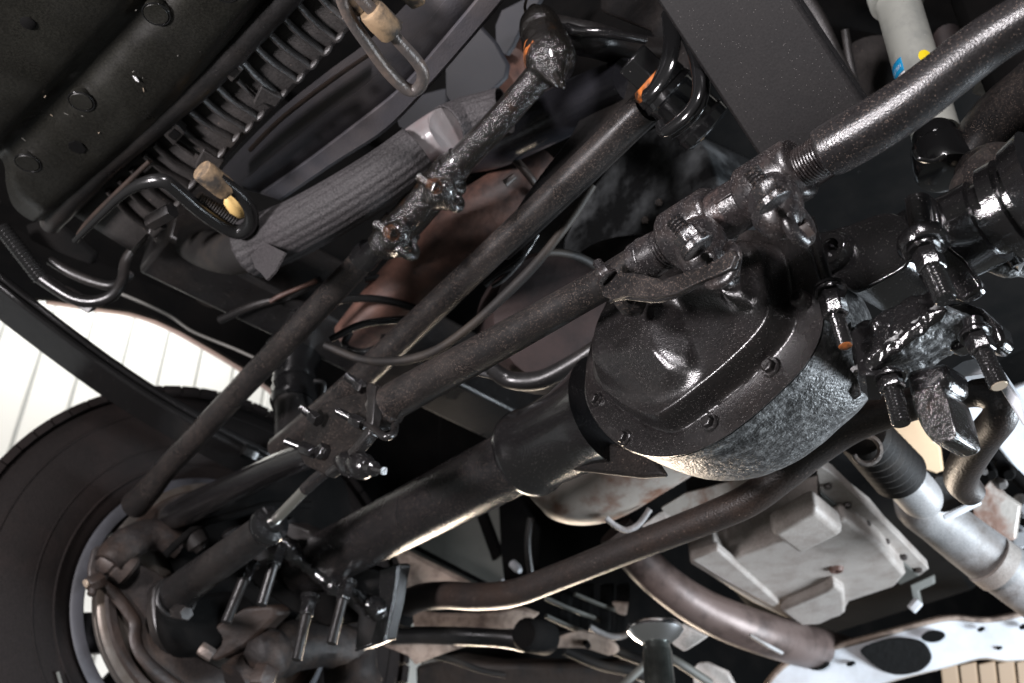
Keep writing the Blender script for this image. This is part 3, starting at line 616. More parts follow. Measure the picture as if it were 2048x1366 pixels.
# ball joint at the pitman arm
bj = obj('ball_joint', lathepx((1068, 18), (1118, 168), [(0, 12), (0.04, 17), (0.10, 18), (0.12, 28), (0.2, 40), (0.28, 44), (0.36, 45), (0.38, 42), (0.42, 46), (0.46, 43), (0.50, 48), (0.54, 45), (0.6, 50), (0.72, 50), (0.78, 44), (0.82, 32), (0.86, 26), (0.92, 20), (1, 7)], ('y', DY)), 'wet_grease', dl, rough=0.0012, rscale=120)
obj('rust_band', lathepx((1092, 100), (1112, 156), [(0, 47), (0.2, 50.5), (0.3, 51), (0.35, 49)], ('y', DY), 32, False), 'rust_orange', bj, rough=0.0012, rscale=120)
obj('grease_nipple', lathepx((1112, 150), (1128, 176), [(0, 10), (0.5, 8), (0.7, 9), (1, 3)], ('y', DY-.01), 12), 'wet_grease', bj)
obj('split_pin', tubepx([(1052, 30, 3), (1050, 12, 3), (1056, -10, 3)], ('y', DY-0.01), 8), 'tube_metal', bj)
pm = thing('pitman_arm', 'dark forged pitman arm reaching right from the greasy ball joint', 'steering arm', PY(1200, 80, 0.56))
obj('arm', tubepx([(1085, 55, 34, .56), (1130, 68, 40, .57), (1190, 82, 40, .60), (1250, 98, 38, .65), (1330, 112, 40, .72), (1430, 120, 44, .80)], ('y', 0.60), 20, flat=0.8), 'satin_black', pm, rough=0.001)
obj('arm_web', tubepx([(1095, 40, 16, .55), (1150, 62, 12, .565), (1210, 66, 10, .59), (1290, 80, 9, .64)], ('y', 0.55), 12), 'wet_black', pm)

# ================================================================== TRACK BAR
KY = 0.65
tb = thing('track_bar', 'plain black track bar running diagonally behind the greasy drag link', 'track bar', PY(1000, 490, KY))
obj('bar', tubepx([(1292, 214, 32), (1270, 232, 33), (1200, 300, 31), (1100, 396, 29), (1000, 490, 28), (880, 604, 28), (780, 700, 28), (700, 776, 28), (640, 830, 28), (560, 900, 28)], ('y', KY), 28), 'dusty_black', tb)
obj('forged_end', prismpx([(1171, 205), (1186, 172), (1222, 150), (1262, 150), (1296, 178), (1308, 214), (1260, 262), (1180, 340), (1100, 415), (1030, 480), (990, 510), (1030, 420), (1090, 335), (1140, 270)], ('y', KY+0.008), (0.0, 0.02, 0), 3), 'satin_black', tb, bevel=0.006)
# mount of the track bar: bolt head, washer, bushing, bracket straps
mt = thing('track_bar_mount', 'glossy black bracket with big hex bolt and orange rusty washer', 'bracket', PY(1330, 170, 0.63))
bdir = (PY(1262, 108, 0.60)-PY(1350, 190, 0.66)).normalized()
c0 = PY(1262, 116, 0.60); k = rp(1, c0)
bo = obj('hex_bolt', hexa(c0-bdir*0.034, c0, 41*k, 0.05), 'gloss_black', mt, bevel=0.0012)
obj('washer', lathe(c0-bdir*0.044, c0-bdir*0.031, [(0, 54*k), (0.5, 56*k), (1, 46*k)], 32), 'rust_orange', bo, rough=0.0008, rscale=160)
obj('rust_washer', lathe(c0-bdir*0.052, c0-bdir*0.043, [(0, 58*k), (1, 57*k)], 32), 'gloss_black', mt)
obj('bushing', lathe(c0-bdir*0.125, c0-bdir*0.05, [(0, 50*k), (0.06, 60*k), (0.2, 61*k), (0.24, 56*k), (0.8, 55*k), (0.86, 60*k), (1, 55*k)], 36), 'gloss_black', mt)
obj('bracket_strap', tubepx([(1338, 20, 9), (1344, 70, 10), (1340, 110, 11), (1326, 150, 11), (1306, 180, 9), (1288, 192, 7)], ('y', 0.60), 12, flat=2.2), 'gloss_black', mt)
obj('bracket_rim', tubepx([(1350, 30, 9), (1382, 90, 10), (1396, 140, 11), (1396, 190, 11), (1378, 226, 11), (1350, 250, 11), (1328, 262, 10), (1320, 246, 8)], ('y', 0.605), 14, flat=1.4), 'gloss_black', mt)
obj('bracket_rim', tubepx([(1372, 40, 8), (1404, 110, 8), (1412, 170, 8), (1402, 215, 8), (1372, 250, 8), (1342, 272, 7)], ('y', 0.625), 12, flat=1.2), 'gloss_black', mt)
obj('bracket_plate', prismpx([(1332, -30), (1350, 30), (1395, 120), (1400, 190), (1372, 240), (1330, 262), (1310, 220), (1330, 140), (1300, 60), (1200, 20), (1200, -30)], ('y', 0.70), (0, 0.012, 0)), 'satin_black', mt, bevel=0.003)
# ================================================================== FRONT END: splash shield, cooler, fan shroud
SZ = 1.84
sh = thing('splash_shield', 'scuffed black plastic splash shield with push-pin circles in the upper left corner', 'splash shield', PZ(250, 200, SZ))
def sline(pts, z): return [PZ(x, y, z) for x, y in crom(pts, 5)]
rows = [sline([(-140, 110), (60, -110), (200, -260)], SZ-0.012), sline([(-120, 330), (100, 60), (330, -170)], SZ-0.010), sline([(-60, 330), (120, 140), (330, -90)], SZ-0.002), sline([(-10, 310), (140, 150), (345, -60)], SZ+0.012), sline([(10, 330), (165, 172), (372, -50)], SZ+0.012), sline([(14, 372), (180, 205), (420, -50)], SZ+0.002), sline([(28, 412), (250, 210), (470, -40)], SZ), sline([(60, 438), (290, 228), (520, -30)], SZ+0.001), sline([(82, 440), (310, 240), (540, -30)], SZ+0.010), sline([(92, 440), (322, 244), (555, -30)], SZ+0.022)]
def fine(rows, n):
    m = len(rows[0]); cols = [crom([rows[i][k] for i in range(len(rows))], n) for k in range(m)]
    return [[Vector(cols[k][i]) for k in range(m)] for i in range(len(cols[0]))]
obj('panel', loft(fine(rows, 4)), 'shield_plastic', sh, solid=0.003, angle=80)
for x, y, r in ((313, 27, 26), (163, 202, 24), (56, 325, 24), (450, -20, 26)):
    p = PZ(x, y, SZ-0.0005); k = rp(1, p)
    pin = obj('push_pin', lathe(p+Vector((0, 0, 0.008)), p+Vector((0, 0, -0.0022)), [(0, r*k), (0.8, r*k), (1, (r-3)*k)], 32), 'shield_plastic', sh)
    obj('pin_ring', torus(p+Vector((0, 0, -0.0012)), (0, 0, 1), r*k*1.03, 0.0009, seg=40, rs=6), 'gloss_black', pin)
p = PZ(154, 294, SZ-0.0024); k = rp(1, p)
obj('drain_hole', lathe(p+Vector((0, 0, 0.004)), p+Vector((0, 0, -0.0012)), [(0, 17*k), (1, 17*k)], 7), 'shade_black', sh)
p = PZ(56, 46, SZ-0.013); obj('screw', lathe(p+Vector((0, 0, 0.006)), p+Vector((0, 0, -0.003)), [(0, 14*k), (0.8, 13*k), (1, 8*k)], 16), 'shade_black', sh)
for i in range(26):   # stuck chips of straw and grit
    x, y = random.uniform(20, 480), random.uniform(-5, 400)
    if x+y > 500 or x+y < 60: continue
    p = PZ(x, y, SZ-0.0032); an = random.uniform(0, 3.1); L_ = random.uniform(0.001, 0.006)
    obj('chip', box(p, L_, 0.0007, 0.0006, (Vector((math.cos(an), math.sin(an), 0)), Vector((-math.sin(an), math.cos(an), 0)), Vector((0, 0, 1)))), 'bright_end' if i % 4 == 0 else 'wire_grey', sh)
for q in ((270, 157, 1.1), (274, 159, 0.9)):
    p = PZ(q[0], q[1], SZ-0.0045); u = (PZ(q[0]+4, q[1]+6, SZ)-PZ(q[0], q[1], SZ)).normalized(); v = Vector((-u.y, u.x, 0))
    obj('chip', box(p, 0.0075, 0.0012, 0.001, (u, v, Vector((0, 0, 1)))), 'label_white', sh)
# rubber seal between shield and cooler
obj('rubber_seal', tubepx([(640, -75, 30), (572, -8, 30), (496, 72, 30), (415, 152, 31), (325, 228, 31), (236, 303, 30), (158, 374, 29), (116, 424, 27), (100, 450, 20)], ('z', SZ+0.028), 20), 'satin_black', sh, rough=0.001, rscale=30)
# ribbed cooler tank
CZ = 1.872
ck = thing('cooler_tank', 'dark ribbed plastic radiator tank along the splash shield', 'radiator', PZ(480, 180, CZ))
obj('tank', loft([[PZ(x, y, CZ) for x, y in crom([(640, -60), (560, 30), (430, 160), (300, 285), (215, 365), (150, 430)], 4)], [PZ(x, y, CZ) for x, y in crom([(740, 0), (672, 72), (560, 190), (435, 320), (330, 425), (260, 500)], 4)], [PZ(x, y, CZ+0.03) for x, y in crom([(745, 5), (677, 77), (565, 195), (440, 325), (335, 430), (265, 505)], 4)]]), 'fin_plastic', ck, solid=0.004)
S_ = 0.3418
ribs = [((1830, -70), (2040, 130)), ((1740, 20), (1950, 210)), ((1655, 100), (1880, 290)), ((1565, 185), (1800, 370)), ((1480, 260), (1720, 450)), ((1395, 330), (1620, 545)), ((1250, 490), (1490, 670)), ((1180, 570), (1420, 740)), ((1110, 650), (1345, 800)), ((1030, 720), (1260, 890)), ((900, 840), (1150, 1020)), ((840, 900), (1090, 1070)), ((770, 985), (1000, 1190)), ((700, 1050), (930, 1260)), ((630, 1110), (860, 1330))]
for a, b_ in ribs:
    a0 = (a[0]*S_, a[1]*S_); b0 = (b_[0]*S_, b_[1]*S_); mx, my = (a0[0]+b0[0])/2-3, (a0[1]+b0[1])/2+3
    hk = (b0[0]+17, b0[1]-2); hk2 = (b0[0]+20, b0[1]-9)
    obj('rib', tubepx([(a0[0], a0[1], 6.4), (mx, my, 6.4), (b0[0]-4, b0[1]-2, 6.8), (b0[0]+7, b0[1]+5, 7.5), (hk[0], hk[1], 5), (hk2[0], hk2[1], 2.5)], ('z', CZ-0.006), 10, 4, flat=1.5), 'fin_plastic', ck)
for a, b_ in (((1390, 470), (1495, 570)), ((1030, 830), (1135, 905))):
    obj('short_rib', tubepx([(a[0]*S_, a[1]*S_, 4), (b_[0]*S_, b_[1]*S_, 4)], ('z', CZ-0.008), 8, 2, flat=1.6), 'fin_plastic', ck)
for x, y in ((1350, 425), (1010, 795)):
    q = [(x-55, y-5), (x+10, y-75), (x+75, y-15), (x+5, y+60)]
    cl = obj('clip_frame', prismpx([(a*S_, b_*S_) for a, b_ in q], ('z', CZ-0.018), (0, 0, 0.016)), 'fin_plastic', ck, bevel=0.0015)
    q = [(x-28, y-2), (x+8, y-40), (x+45, y-12), (x+8, y+28)]
    obj('clip_pocket', prismpx([(a*S_, b_*S_) for a, b_ in q], ('z', CZ-0.0195), (0, 0, 0.003)), 'shade_black', cl)
    q = [(x+180, y+85), (x+250, y+130), (x+300, y+150), (x+265, y+205), (x+200, y+180), (x+150, y+210), (x+130, y+180)]
    obj('hook', prismpx([(a*S_, b_*S_) for a, b_ in q], ('z', CZ-0.016), (0, 0, 0.010)), 'fin_plastic', ck, bevel=0.0015)
obj('lower_rail', tubepx([(300, 322, 5), (240, 380, 6), (180, 440, 6), (158, 470, 6)], ('z', CZ-0.012), 10), 'rust_dark', ck)

# fan shroud, moulded steps
HZ = 1.93
fs = thing('fan_shroud', 'smooth dark grey fan shroud with moulded steps below the radiator', 'fan shroud', PZ(750, 200, HZ))
L0 = [(930, -120), (830, -10), (740, 80), (660, 140), (560, 220), (470, 310), (420, 370)]
L1 = [(990, -120), (905, -20), (830, 70), (740, 160), (640, 235), (540, 315), (470, 372)]
L2 = [(1040, -110), (960, -10), (880, 85), (800, 175), (700, 255), (600, 330), (520, 385)]
L3 = [(1085, -100), (1005, 0), (925, 95), (850, 180), (770, 260), (670, 325), (560, 400)]
def sl(Lp, z, n=5): return [PZ(x, y, z) for x, y in crom(Lp, n)]
obj('upper_step', loft([sl(L0, HZ+0.012), sl(L1, HZ+0.002), sl(L1, HZ+0.012)]), 'shroud_plastic', fs, solid=0.004)
obj('middle_step', loft([sl(L1, HZ+0.012), sl([(a+3, b_+3) for a, b_ in L1], HZ), sl(L2, HZ-0.006)]), 'shroud_plastic', fs, solid=0.004)
obj('lower_step', loft([sl(L2, HZ-0.006), sl([(a+4, b_+3) for a, b_ in L2], HZ-0.012), sl([(a-4, b_-3) for a, b_ in L3], HZ-0.012), sl(L3, HZ-0.004), sl(L3, HZ+0.05)]), 'shroud_plastic', fs, solid=0.004)
obj('ridge', tubepx([(740, 108, 4), (650, 170, 5), (560, 240, 5), (500, 300, 5)], ('z', HZ-0.001), 10), 'rust_dark', fs)
# fan behind
fan = thing('cooling_fan', 'dark blue grey plastic fan blades behind the shroud edge', 'fan', PD(950, 150, 1.55))
for poly, d, tw in (([(890, 190), (900, 66), (955, 48), (1014, 130), (990, 175), (930, 215)], 1.50, 0.05), ([(990, 80), (1002, 20), (1085, -10), (1040, 60), (1012, 112)], 1.58, 0.03), ([(792, 240), (806, 205), (886, 176), (975, 183), (950, 225), (866, 245), (810, 262)], 1.58, 0.02), ([(940, 165), (972, 178), (985, 205), (960, 250), (900, 262), (905, 215)], 1.62, 0.02)):
    obj('fan_blade', prismpx(poly, ('d', d), (0, 0.008, 0.004), 2), 'fan_plastic', fan, bevel=0.002)
rp_ = tag(obj('pulley', lathepx((985, 175, 1.62), (1050, 105, 1.70), [(0, 20), (0.05, 46), (0.25, 48), (0.3, 38), (0.5, 36), (0.55, 48), (0.8, 50), (1, 45)], ('d', 1.6), 30), 'rust_brown'), 'rusty pinkish pulley seen beside the fan blades', 'pulley')

# radiator hose with ribbed sleeve
ho = thing('radiator_hose', 'thick radiator hose in a grey ribbed fabric sleeve', 'hose', PY(680, 400, 0.56))
HY = 0.56
def ribbed(path, pl, n_r, amp, m, nm, par, fr=0.25, a0=0, a1=1):
    rows_ = []
    for q in path:
        p = pt(q[0], q[1], pl if len(q) < 4 else (pl[0], q[3])); rows_.append((p.x, p.y, p.z, rp(q[2], p)))
    rows_ = crom(rows_, 10)
    V, Fc = sweep([r[:3] for r in rows_], [r[3] for r in rows_], 132, False)
    n = len(rows_)
    for i in range(n):
        c = Vector(rows_[i][:3])
        for k_ in range(132):
            v = V[i*132+k_]; V[i*132+k_] = c+(v-c)*(1+amp*math.cos(n_r*2*math.pi*k_/132))
    return obj(nm, (V, Fc), m, par, solid=0.002, angle=80)
ribbed([(838, 302, 52, .50), (780, 345, 53, .48), (690, 402, 54, .46), (600, 452, 55, .44), (540, 480, 57, .43), (505, 498, 60, .42)], ('y', HY), 22, 0.014, 'hose_sleeve', 'ribbed_sleeve', ho)
obj('torn_flap', prismpx([(492, 478), (520, 480), (570, 505), (556, 530), (548, 545), (533, 560), (522, 546), (510, 536)], ('y', 0.408), (0, 0.003, 0)), 'hose_sleeve', ho)
obj('hose', tubepx([(815, 320, 40, .49), (780, 345, 44, .48), (600, 450, 46, .44), (505, 496, 45, .42), (455, 505, 43, .41), (405, 492, 41, .40), (360, 462, 38, .39), (335, 440, 36, .38)], ('y', HY), 28), 'hose_rubber', ho)
obj('clear_band', tubepx([(832, 304, 48, .505), (850, 291, 49, .51), (888, 266, 49, .52), (900, 260, 47, .52)], ('y', HY), 32), 'clear_band', ho)
ribbed([(895, 262, 50, .52), (930, 248, 50, .54), (980, 232, 48, .56), (1010, 222, 46, .57)], ('y', HY), 22, 0.014, 'hose_sleeve', 'upper_sleeve', ho)
uh = tag(obj('coolant_pipe', tubepx([(930, 320, 30, 0.66), (990, 290, 46, 0.66), (1060, 255, 50, 0.66), (1130, 220, 52, 0.66), (1190, 190, 50, 0.66), (1260, 160, 46, .66)], ('y', 0.66), 30), 'hose_gloss'), 'glossy dark coolant pipe behind the greasy drag link', 'pipe')

# bent cooler lines
c1 = thing('cooler_line', 'hairpin grey metal cooler line with a tan foam collar at the top', 'pipe', PZ(780, 110, 1.80))
obj('line', tubepx([(672, -60, 12), (684, 0, 12.5), (705, 44, 13), (736, 89, 13), (773, 140, 13), (808, 174, 13), (828, 181, 13), (843, 168, 13), (845, 143, 13), (828, 116, 13), (797, 82, 13), (773, 51, 13), (748, 24, 13), (725, 0, 13), (705, -30, 12)], ('z', 1.80), 18, 7), 'tube_metal', c1)
obj('foam_collar', lathepx((741, 20), (785, 66), [(0, 10), (0.0, 25), (0.08, 28), (0.5, 29), (0.92, 28), (1, 25), (1, 10)], ('z', 1.80), 20), 'tan_foam', c1, rough=0.001, rscale=80)
c2 = thing('cooler_line', 'shiny black cooler line bent round a tan foam collar above the hose', 'pipe', PZ(430, 420, 1.81))
obj('line', tubepx([(150, 482, 6), (200, 432, 7), (250, 386, 9), (290, 366, 13), (325, 362, 15), (348, 376, 15), (400, 420, 15), (450, 454, 15), (480, 464, 15), (500, 450, 15), (502, 424, 14), (484, 394, 13), (458, 372, 13), (432, 352, 12)], ('z', 1.80), 18, 7), 'tube_black', c2)
obj('foam_collar', lathepx((404, 340), (455, 382), [(0, 8), (0, 22), (0.1, 24), (0.9, 24), (1, 21), (1, 8)], ('z', 1.80), 20), 'tan_foam', c2, rough=0.001, rscale=80)
obj('plastic_tab', lathepx((452, 395), (490, 432), [(0, 4), (0.15, 13), (0.5, 17), (0.85, 13), (1, 4)], ('z', 1.815), 16), 'yellow_tab', c2)
obj('spring_sleeve', thread(PZ(395, 395, 1.812), PZ(470, 440, 1.812), 0.010, 0.004, 18, 0.15), 'hose_rubber', c2)
tag(obj('line_fitting', merge(hexa(PZ(300, 445, 1.83), PZ(345, 420, 1.83), 0.013), lathepx((308, 468), (326, 450), [(0, 9), (1, 9)], ('z', 1.825), 14)), 'satin_black'), 'small dark hex fitting beside the black cooler line', 'fitting')
tag(obj('line_clip', merge(prismpx([(712, -20), (742, -8), (752, 8), (728, 12), (704, 6)], ('z', 1.815), (0, 0, 0.012)), lathepx((690, -10), (722, 24), [(0, 12), (1, 12)], ('z', 1.815), 14)), 'tan_foam'), 'dirty foam scrap at the top beside the hairpin cooler line', 'foam')
tag(obj('foam_pad', prismpx([(812, -20), (840, -10), (852, 10), (826, 22), (800, 2)], ('z', 1.83), (0, 0, 0.02)), 'tan_foam', bevel=0.003), 'small tan foam pad at the top edge above the hairpin line', 'foam')

# ================================================================== ENGINE UNDERSIDE behind the linkage
op = thing('oil_pan', 'dark engine oil pan with pale mottled scuffed patch behind the track bar', 'oil pan', PY(1300, 420, 1.0))
obj('pan', prismpx([(1120, 520), (1150, 430), (1210, 340), (1290, 262), (1350, 250), (1410, 300), (1440, 420), (1420, 540), (1380, 556), (1300, 545), (1200, 540)], ('y', 0.98), (0, 0.22, 0.05), 2), 'oil_pan', op, bevel=0.02, bseg=3)
obj('pan_step', prismpx([(1120, 560), (1160, 500), (1230, 470), (1330, 470), (1420, 520), (1380, 600), (1200, 600)], ('y', 0.93), (0, 0.1, 0.02), 3), 'satin_black', op, bevel=0.012)
for x, y in ((1318, 405), (1335, 432), (1290, 440)):
    obj('pan_bolt', hexa(PY(x, y, 0.982), PY(x, y, 0.968), 0.007), 'tube_metal', op)
tag(obj('exhaust_heat_tube', tubepx([(700, 680, 40, 1.66), (780, 600, 54, 1.63), (850, 530, 60, 1.60), (920, 462, 64, 1.58), (1000, 405, 62, 1.56), (1070, 350, 52, 1.54), (1100, 322, 40, 1.54)], None, 28), 'rust_brown'), 'fat rusty reddish brown exhaust tube between drag link and track bar', 'exhaust')
tag(obj('tube_flange', merge(torus(PD(1050, 352, 1.50), PD(1100, 322, 1.5)-PD(1000, 405, 1.5), rp(56, PD(1050, 352, 1.5)), 0.006, 0, 360, 30, 10), lathepx((1010, 368, 1.47), (1030, 352, 1.47), [(0, 9), (1, 7)], ('d', 1.47), 12)), 'rust_dark'), 'small dark flange and bolt on the rusty exhaust tube', 'flange')
rd = thing('flywheel_cover', 'round dusky red rusted cover behind the tie rod', 'cover', PD(1110, 640, 1.5))
obj('disc', lathepx((1085, 655, 1.56), (1120, 632, 1.46), [(0, 140), (0.7, 138), (0.9, 128), (0.95, 100), (1, 60), (1, 2)], ('d', 1.5), 40), 'rust_red', rd)
obj('rim', tubepx([(980, 735, 16, 1.42), (1020, 760, 18, 1.42), (1080, 760, 20, 1.40), (1140, 730, 18, 1.38), (1200, 690, 16, 1.36)], None, 16), 'satin_black', rd)
obj('rim_edge', tubepx([(940, 742, 6, 1.42), (985, 752, 7, 1.42), (1010, 760, 6, 1.42)], None, 10), 'cable_grey', rd)
# cables and hoses in the shadows
def cable(label, path, m, cat='cable', nm='cable', seg=12, pl=None):
    return tag(obj(nm, tubepx(path, pl, seg), m), label, cat)
cable('dark grey cable sagging behind the track bar', [(1185, 370, 9, 1.34), (1150, 425, 10, 1.34), (1110, 480, 9, 1.34), (1065, 535, 10, 1.36), (1010, 590, 10, 1.38), (950, 645, 9, 1.40), (890, 690, 9, 1.42), (845, 712, 10, 1.44), (790, 722, 9, 1.46), (720, 718, 8, 1.5), (650, 690, 8, 1.52)], 'hose_rubber')
cable('thin black cable looping close above the sagging cable', [(1075, 470, 5, 1.40), (1040, 520, 6, 1.40), (1000, 548, 6, 1.42), (970, 570, 6, 1.43)], 'tube_black')
cable('corrugated thin hose beside the track bar', [(1062, 490, 5, 1.41), (1035, 530, 5, 1.41), (1005, 560, 5, 1.42), (985, 572, 4, 1.43)], 'cable_grey')
cable('grey branch cable curving right from the sagging dark cable', [(1090, 505, 8, 1.36), (1120, 505, 8, 1.38), (1160, 515, 9, 1.40), (1195, 535, 9, 1.42)], 'hose_rubber')
cable('glossy black hose arching left of the rusty tube', [(600, 640, 7, 1.55), (650, 612, 7, 1.55), (700, 598, 8, 1.56), (770, 600, 8, 1.57), (840, 620, 8, 1.58)], 'tube_black', 'hose', 'hose')
cable('second black hose just below the arching one', [(660, 680, 7, 1.55), (720, 650, 8, 1.56), (790, 640, 8, 1.57), (850, 640, 8, 1.58)], 'tube_black', 'hose', 'hose')
cable('coiled black hose low behind the drag link', [(700, 665, 8, 1.58), (690, 690, 8, 1.57), (720, 705, 9, 1.56), (760, 695, 9, 1.57), (770, 672, 8, 1.58)], 'tube_black', 'hose', 'hose')
cable('thin black wire rising past the exhaust tube', [(730, 560, 6, 1.6), (770, 555, 7, 1.6), (810, 580, 7, 1.6), (850, 605, 6, 1.6)], 'gloss_black')
cable('red and grey wiring bundle left of the drag link', [(440, 640, 8, 1.75), (510, 610, 9, 1.72), (580, 590, 9, 1.70), (640, 560, 8, 1.68)], 'satin_black')
cable('short red wire beside the black wiring bundle', [(540, 604, 4, 1.69), (560, 592, 5, 1.69), (600, 575, 4, 1.68), (632, 562, 5, 1.67)], 'rust_brown')
cable('thin silver wire hanging across the wheel arch liner', [(243, 588, 3.2, 1.9), (290, 608, 3.2, 1.9), (340, 632, 3.2, 1.9), (380, 660, 3.2, 1.9), (420, 678, 3.2, 1.9), (470, 698, 3.2, 1.9), (540, 730, 3.2, 1.9)], 'wire_grey')
cn = thing('conduit', 'corrugated black conduit entering from the left edge below the shield', 'conduit', PD(50, 520, 1.6))
obj('corrugated_tube', thread(PD(4, 455, 1.62), PD(84, 558, 1.62), 0.0135, 0.0065, 18, 0.16), 'tube_black', cn)
obj('tail', tubepx([(78, 552, 14, 1.62), (110, 575, 13, 1.62), (150, 598, 13, 1.62), (190, 603, 12, 1.62), (225, 590, 12, 1.62), (245, 560, 11, 1.63), (250, 525, 10, 1.65), (268, 495, 9, 1.66), (290, 475, 8, 1.68)], None, 14), 'satin_black', cn)
cable('black hose curling beneath the splash shield end', [(100, 520, 9, 1.66), (140, 545, 10, 1.66), (190, 565, 10, 1.66), (230, 570, 10, 1.66), (262, 548, 9, 1.68)], 'satin_black', 'hose', 'hose')
br2 = thing('lower_bracket', 'dark pressed bracket with hole below the end of the splash shield', 'bracket', PD(130, 490, 1.7))
obj('plate', prismpx([(50, 450), (95, 435), (125, 460), (150, 480), (185, 510), (180, 530), (150, 520), (100, 500), (60, 480)], ('d', 1.68), (0, 0.01, 0.01)), 'shade_black', br2, bevel=0.003)
obj('tab', prismpx([(86, 565), (130, 580), (165, 600), (190, 612), (175, 628), (150, 612), (110, 590)], ('d', 1.72), (0, 0.01, 0.01)), 'satin_black', br2, bevel=0.002)
obj('peg', lathepx((262, 505, 1.66), (292, 468, 1.68), [(0, 7), (0.6, 8), (1, 6)], ('d', 1.66), 12), 'rod_chrome', br2)
bf = thing('rubber_bump', 'round black rubber bump stop with cupped face under the hose', 'bump stop', PD(430, 570, 1.8))
obj('body', lathepx((470, 530, 1.95), (425, 574, 1.80), [(0, 46), (0.8, 44), (0.9, 46), (1, 42), (1, 30), (0.93, 24), (0.93, 1)], ('d', 1.88), 32), 'hose_rubber', bf)
bt = thing('ball_boot', 'black ridged rubber boot behind the damper bracket', 'boot', PD(590, 800, 1.75))
obj('upper_boot', lathepx((590, 700, 1.85), (588, 812, 1.75), [(0, 60), (0.2, 54), (0.45, 40), (0.55, 44), (0.62, 40), (0.72, 46), (0.8, 42), (0.9, 47), (1, 42)], ('d', 1.8), 30), 'gloss_black', bt)
obj('lower_body', lathepx((588, 812, 1.75), (580, 905, 1.68), [(0, 42), (0.1, 38), (0.6, 34), (1, 30)], ('d', 1.72), 26), 'satin_black', bt)
obj('clip', tubepx([(628, 762, 5, 1.72), (648, 768, 5, 1.72), (640, 810, 5, 1.72), (634, 830, 5, 1.72)], None, 8), 'satin_black', bt)
# big dark masses closing off the engine bay
tag(obj('engine_block', prism([(-1.25, 0.75, 2.2), (-0.2, 0.85, 2.2), (0.5, 0.9, 2.2), (0.5, 2.2, 2.2), (-1.2, 2.2, 2.2)], (0, 0, 0.4)), 'shade_black', bevel=0.03), 'black underside of the engine filling the shadows above the axle', 'engine')
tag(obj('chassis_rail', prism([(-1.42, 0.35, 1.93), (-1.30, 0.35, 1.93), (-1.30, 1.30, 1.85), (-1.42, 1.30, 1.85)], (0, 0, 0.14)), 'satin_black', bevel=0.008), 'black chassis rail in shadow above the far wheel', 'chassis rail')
# ================================================================== FAR WHEEL, BRAKE AND KNUCKLE
WY, WZ = 0.752, 1.558
wh = thing('front_wheel', 'far front wheel with dark brown dusty tyre at the lower left', 'wheel', (-1.98, WY, WZ-0.52))
def wl(prof, seg=96, cap=False):
    return lathe((0, WY, WZ), (1, WY, WZ), prof, seg, cap)
ty = obj('tyre', wl([(-1.875, 0.258), (-1.862, 0.262), (-1.852, 0.275), (-1.838, 0.31), (-1.832, 0.355), (-1.838, 0.40), (-1.852, 0.437), (-1.872, 0.460), (-1.90, 0.468), (-2.10, 0.468), (-2.13, 0.455), (-2.15, 0.41), (-2.155, 0.36), (-2.14, 0.30), (-2.11, 0.258)]), 'tyre', wh, angle=60)
bmk = None
for i in range(72):
    a = 2*math.pi*i/72
    n_ = Vector((0, math.cos(a), math.sin(a))); tt = Vector((0, -math.sin(a), math.cos(a)))
    for x in (-1.905, -2.0, -2.095):
        c = Vector((x, WY, WZ)) + n_*0.472 + tt*(0.012 if x == -2.0 else 0)
        if bmk is None:
            bmk = obj('tread_block', box(c, 0.088, 0.0372, 0.016, (Vector((1, 0, 0)), tt, n_)), 'tyre', wh, bevel=0.003); b0c = c; bm_me = bmk.data
            R0 = Matrix((Vector((1, 0, 0)), tt, n_)).transposed(); o0 = Vector(bmk['_o'])
        else:
            o = bpy.data.objects.new('tread_block', bm_me); COL.objects.link(o); o.parent = wh
            R1 = Matrix((Vector((1, 0, 0)), tt, n_)).transposed(); Rr = R1 @ R0.transposed()
            o.matrix_local = Matrix.Translation((c-o0) - Rr @ (b0c-o0)) @ Rr.to_4x4()
rim = obj('rim', wl([(-1.862, 0.262), (-1.848, 0.267), (-1.846, 0.262), (-1.848, 0.244), (-1.856, 0.240), (-1.93, 0.236), (-2.0, 0.228), (-2.08, 0.24), (-2.10, 0.255)]), 'rim_paint', wh, angle=50)
for i in range(8):
    a = 2*math.pi*(i+0.3)/8; n_ = Vector((0, math.cos(a), math.sin(a))); tt = Vector((0, -math.sin(a), math.cos(a)))
    obj('spoke', box(Vector((-2.03, WY, WZ))+n_*0.155, 0.03, 0.08, 0.155, (Vector((1, 0, 0)), tt, n_)), 'rim_paint', rim, bevel=0.008)
obj('hub', lathe((-2.05, WY, WZ), (-1.93, WY, WZ), [(0, 0.09), (0.6, 0.09), (0.7, 0.06), (1, 0.055)], 32), 'rust_dark', wh)
for rr_, xx_ in ((0.296, -1.8415), (0.335, -1.8345), (0.415, -1.8425)):   # moulded sidewall rings
    obj('sidewall_ring', wl([(xx_-0.002, rr_-0.003), (xx_+0.0012, rr_-0.001), (xx_+0.0012, rr_+0.001), (xx_-0.002, rr_+0.003)], 120), 'tyre', ty)
obj('sidewall_mark', prism([PX(112, 1345, -1.832), PX(118, 1343, -1.832), PX(128, 1380, -1.832), (PX(122, 1382, -1.832))], (0.0015, 0, 0)), 'grey_panel', wh)

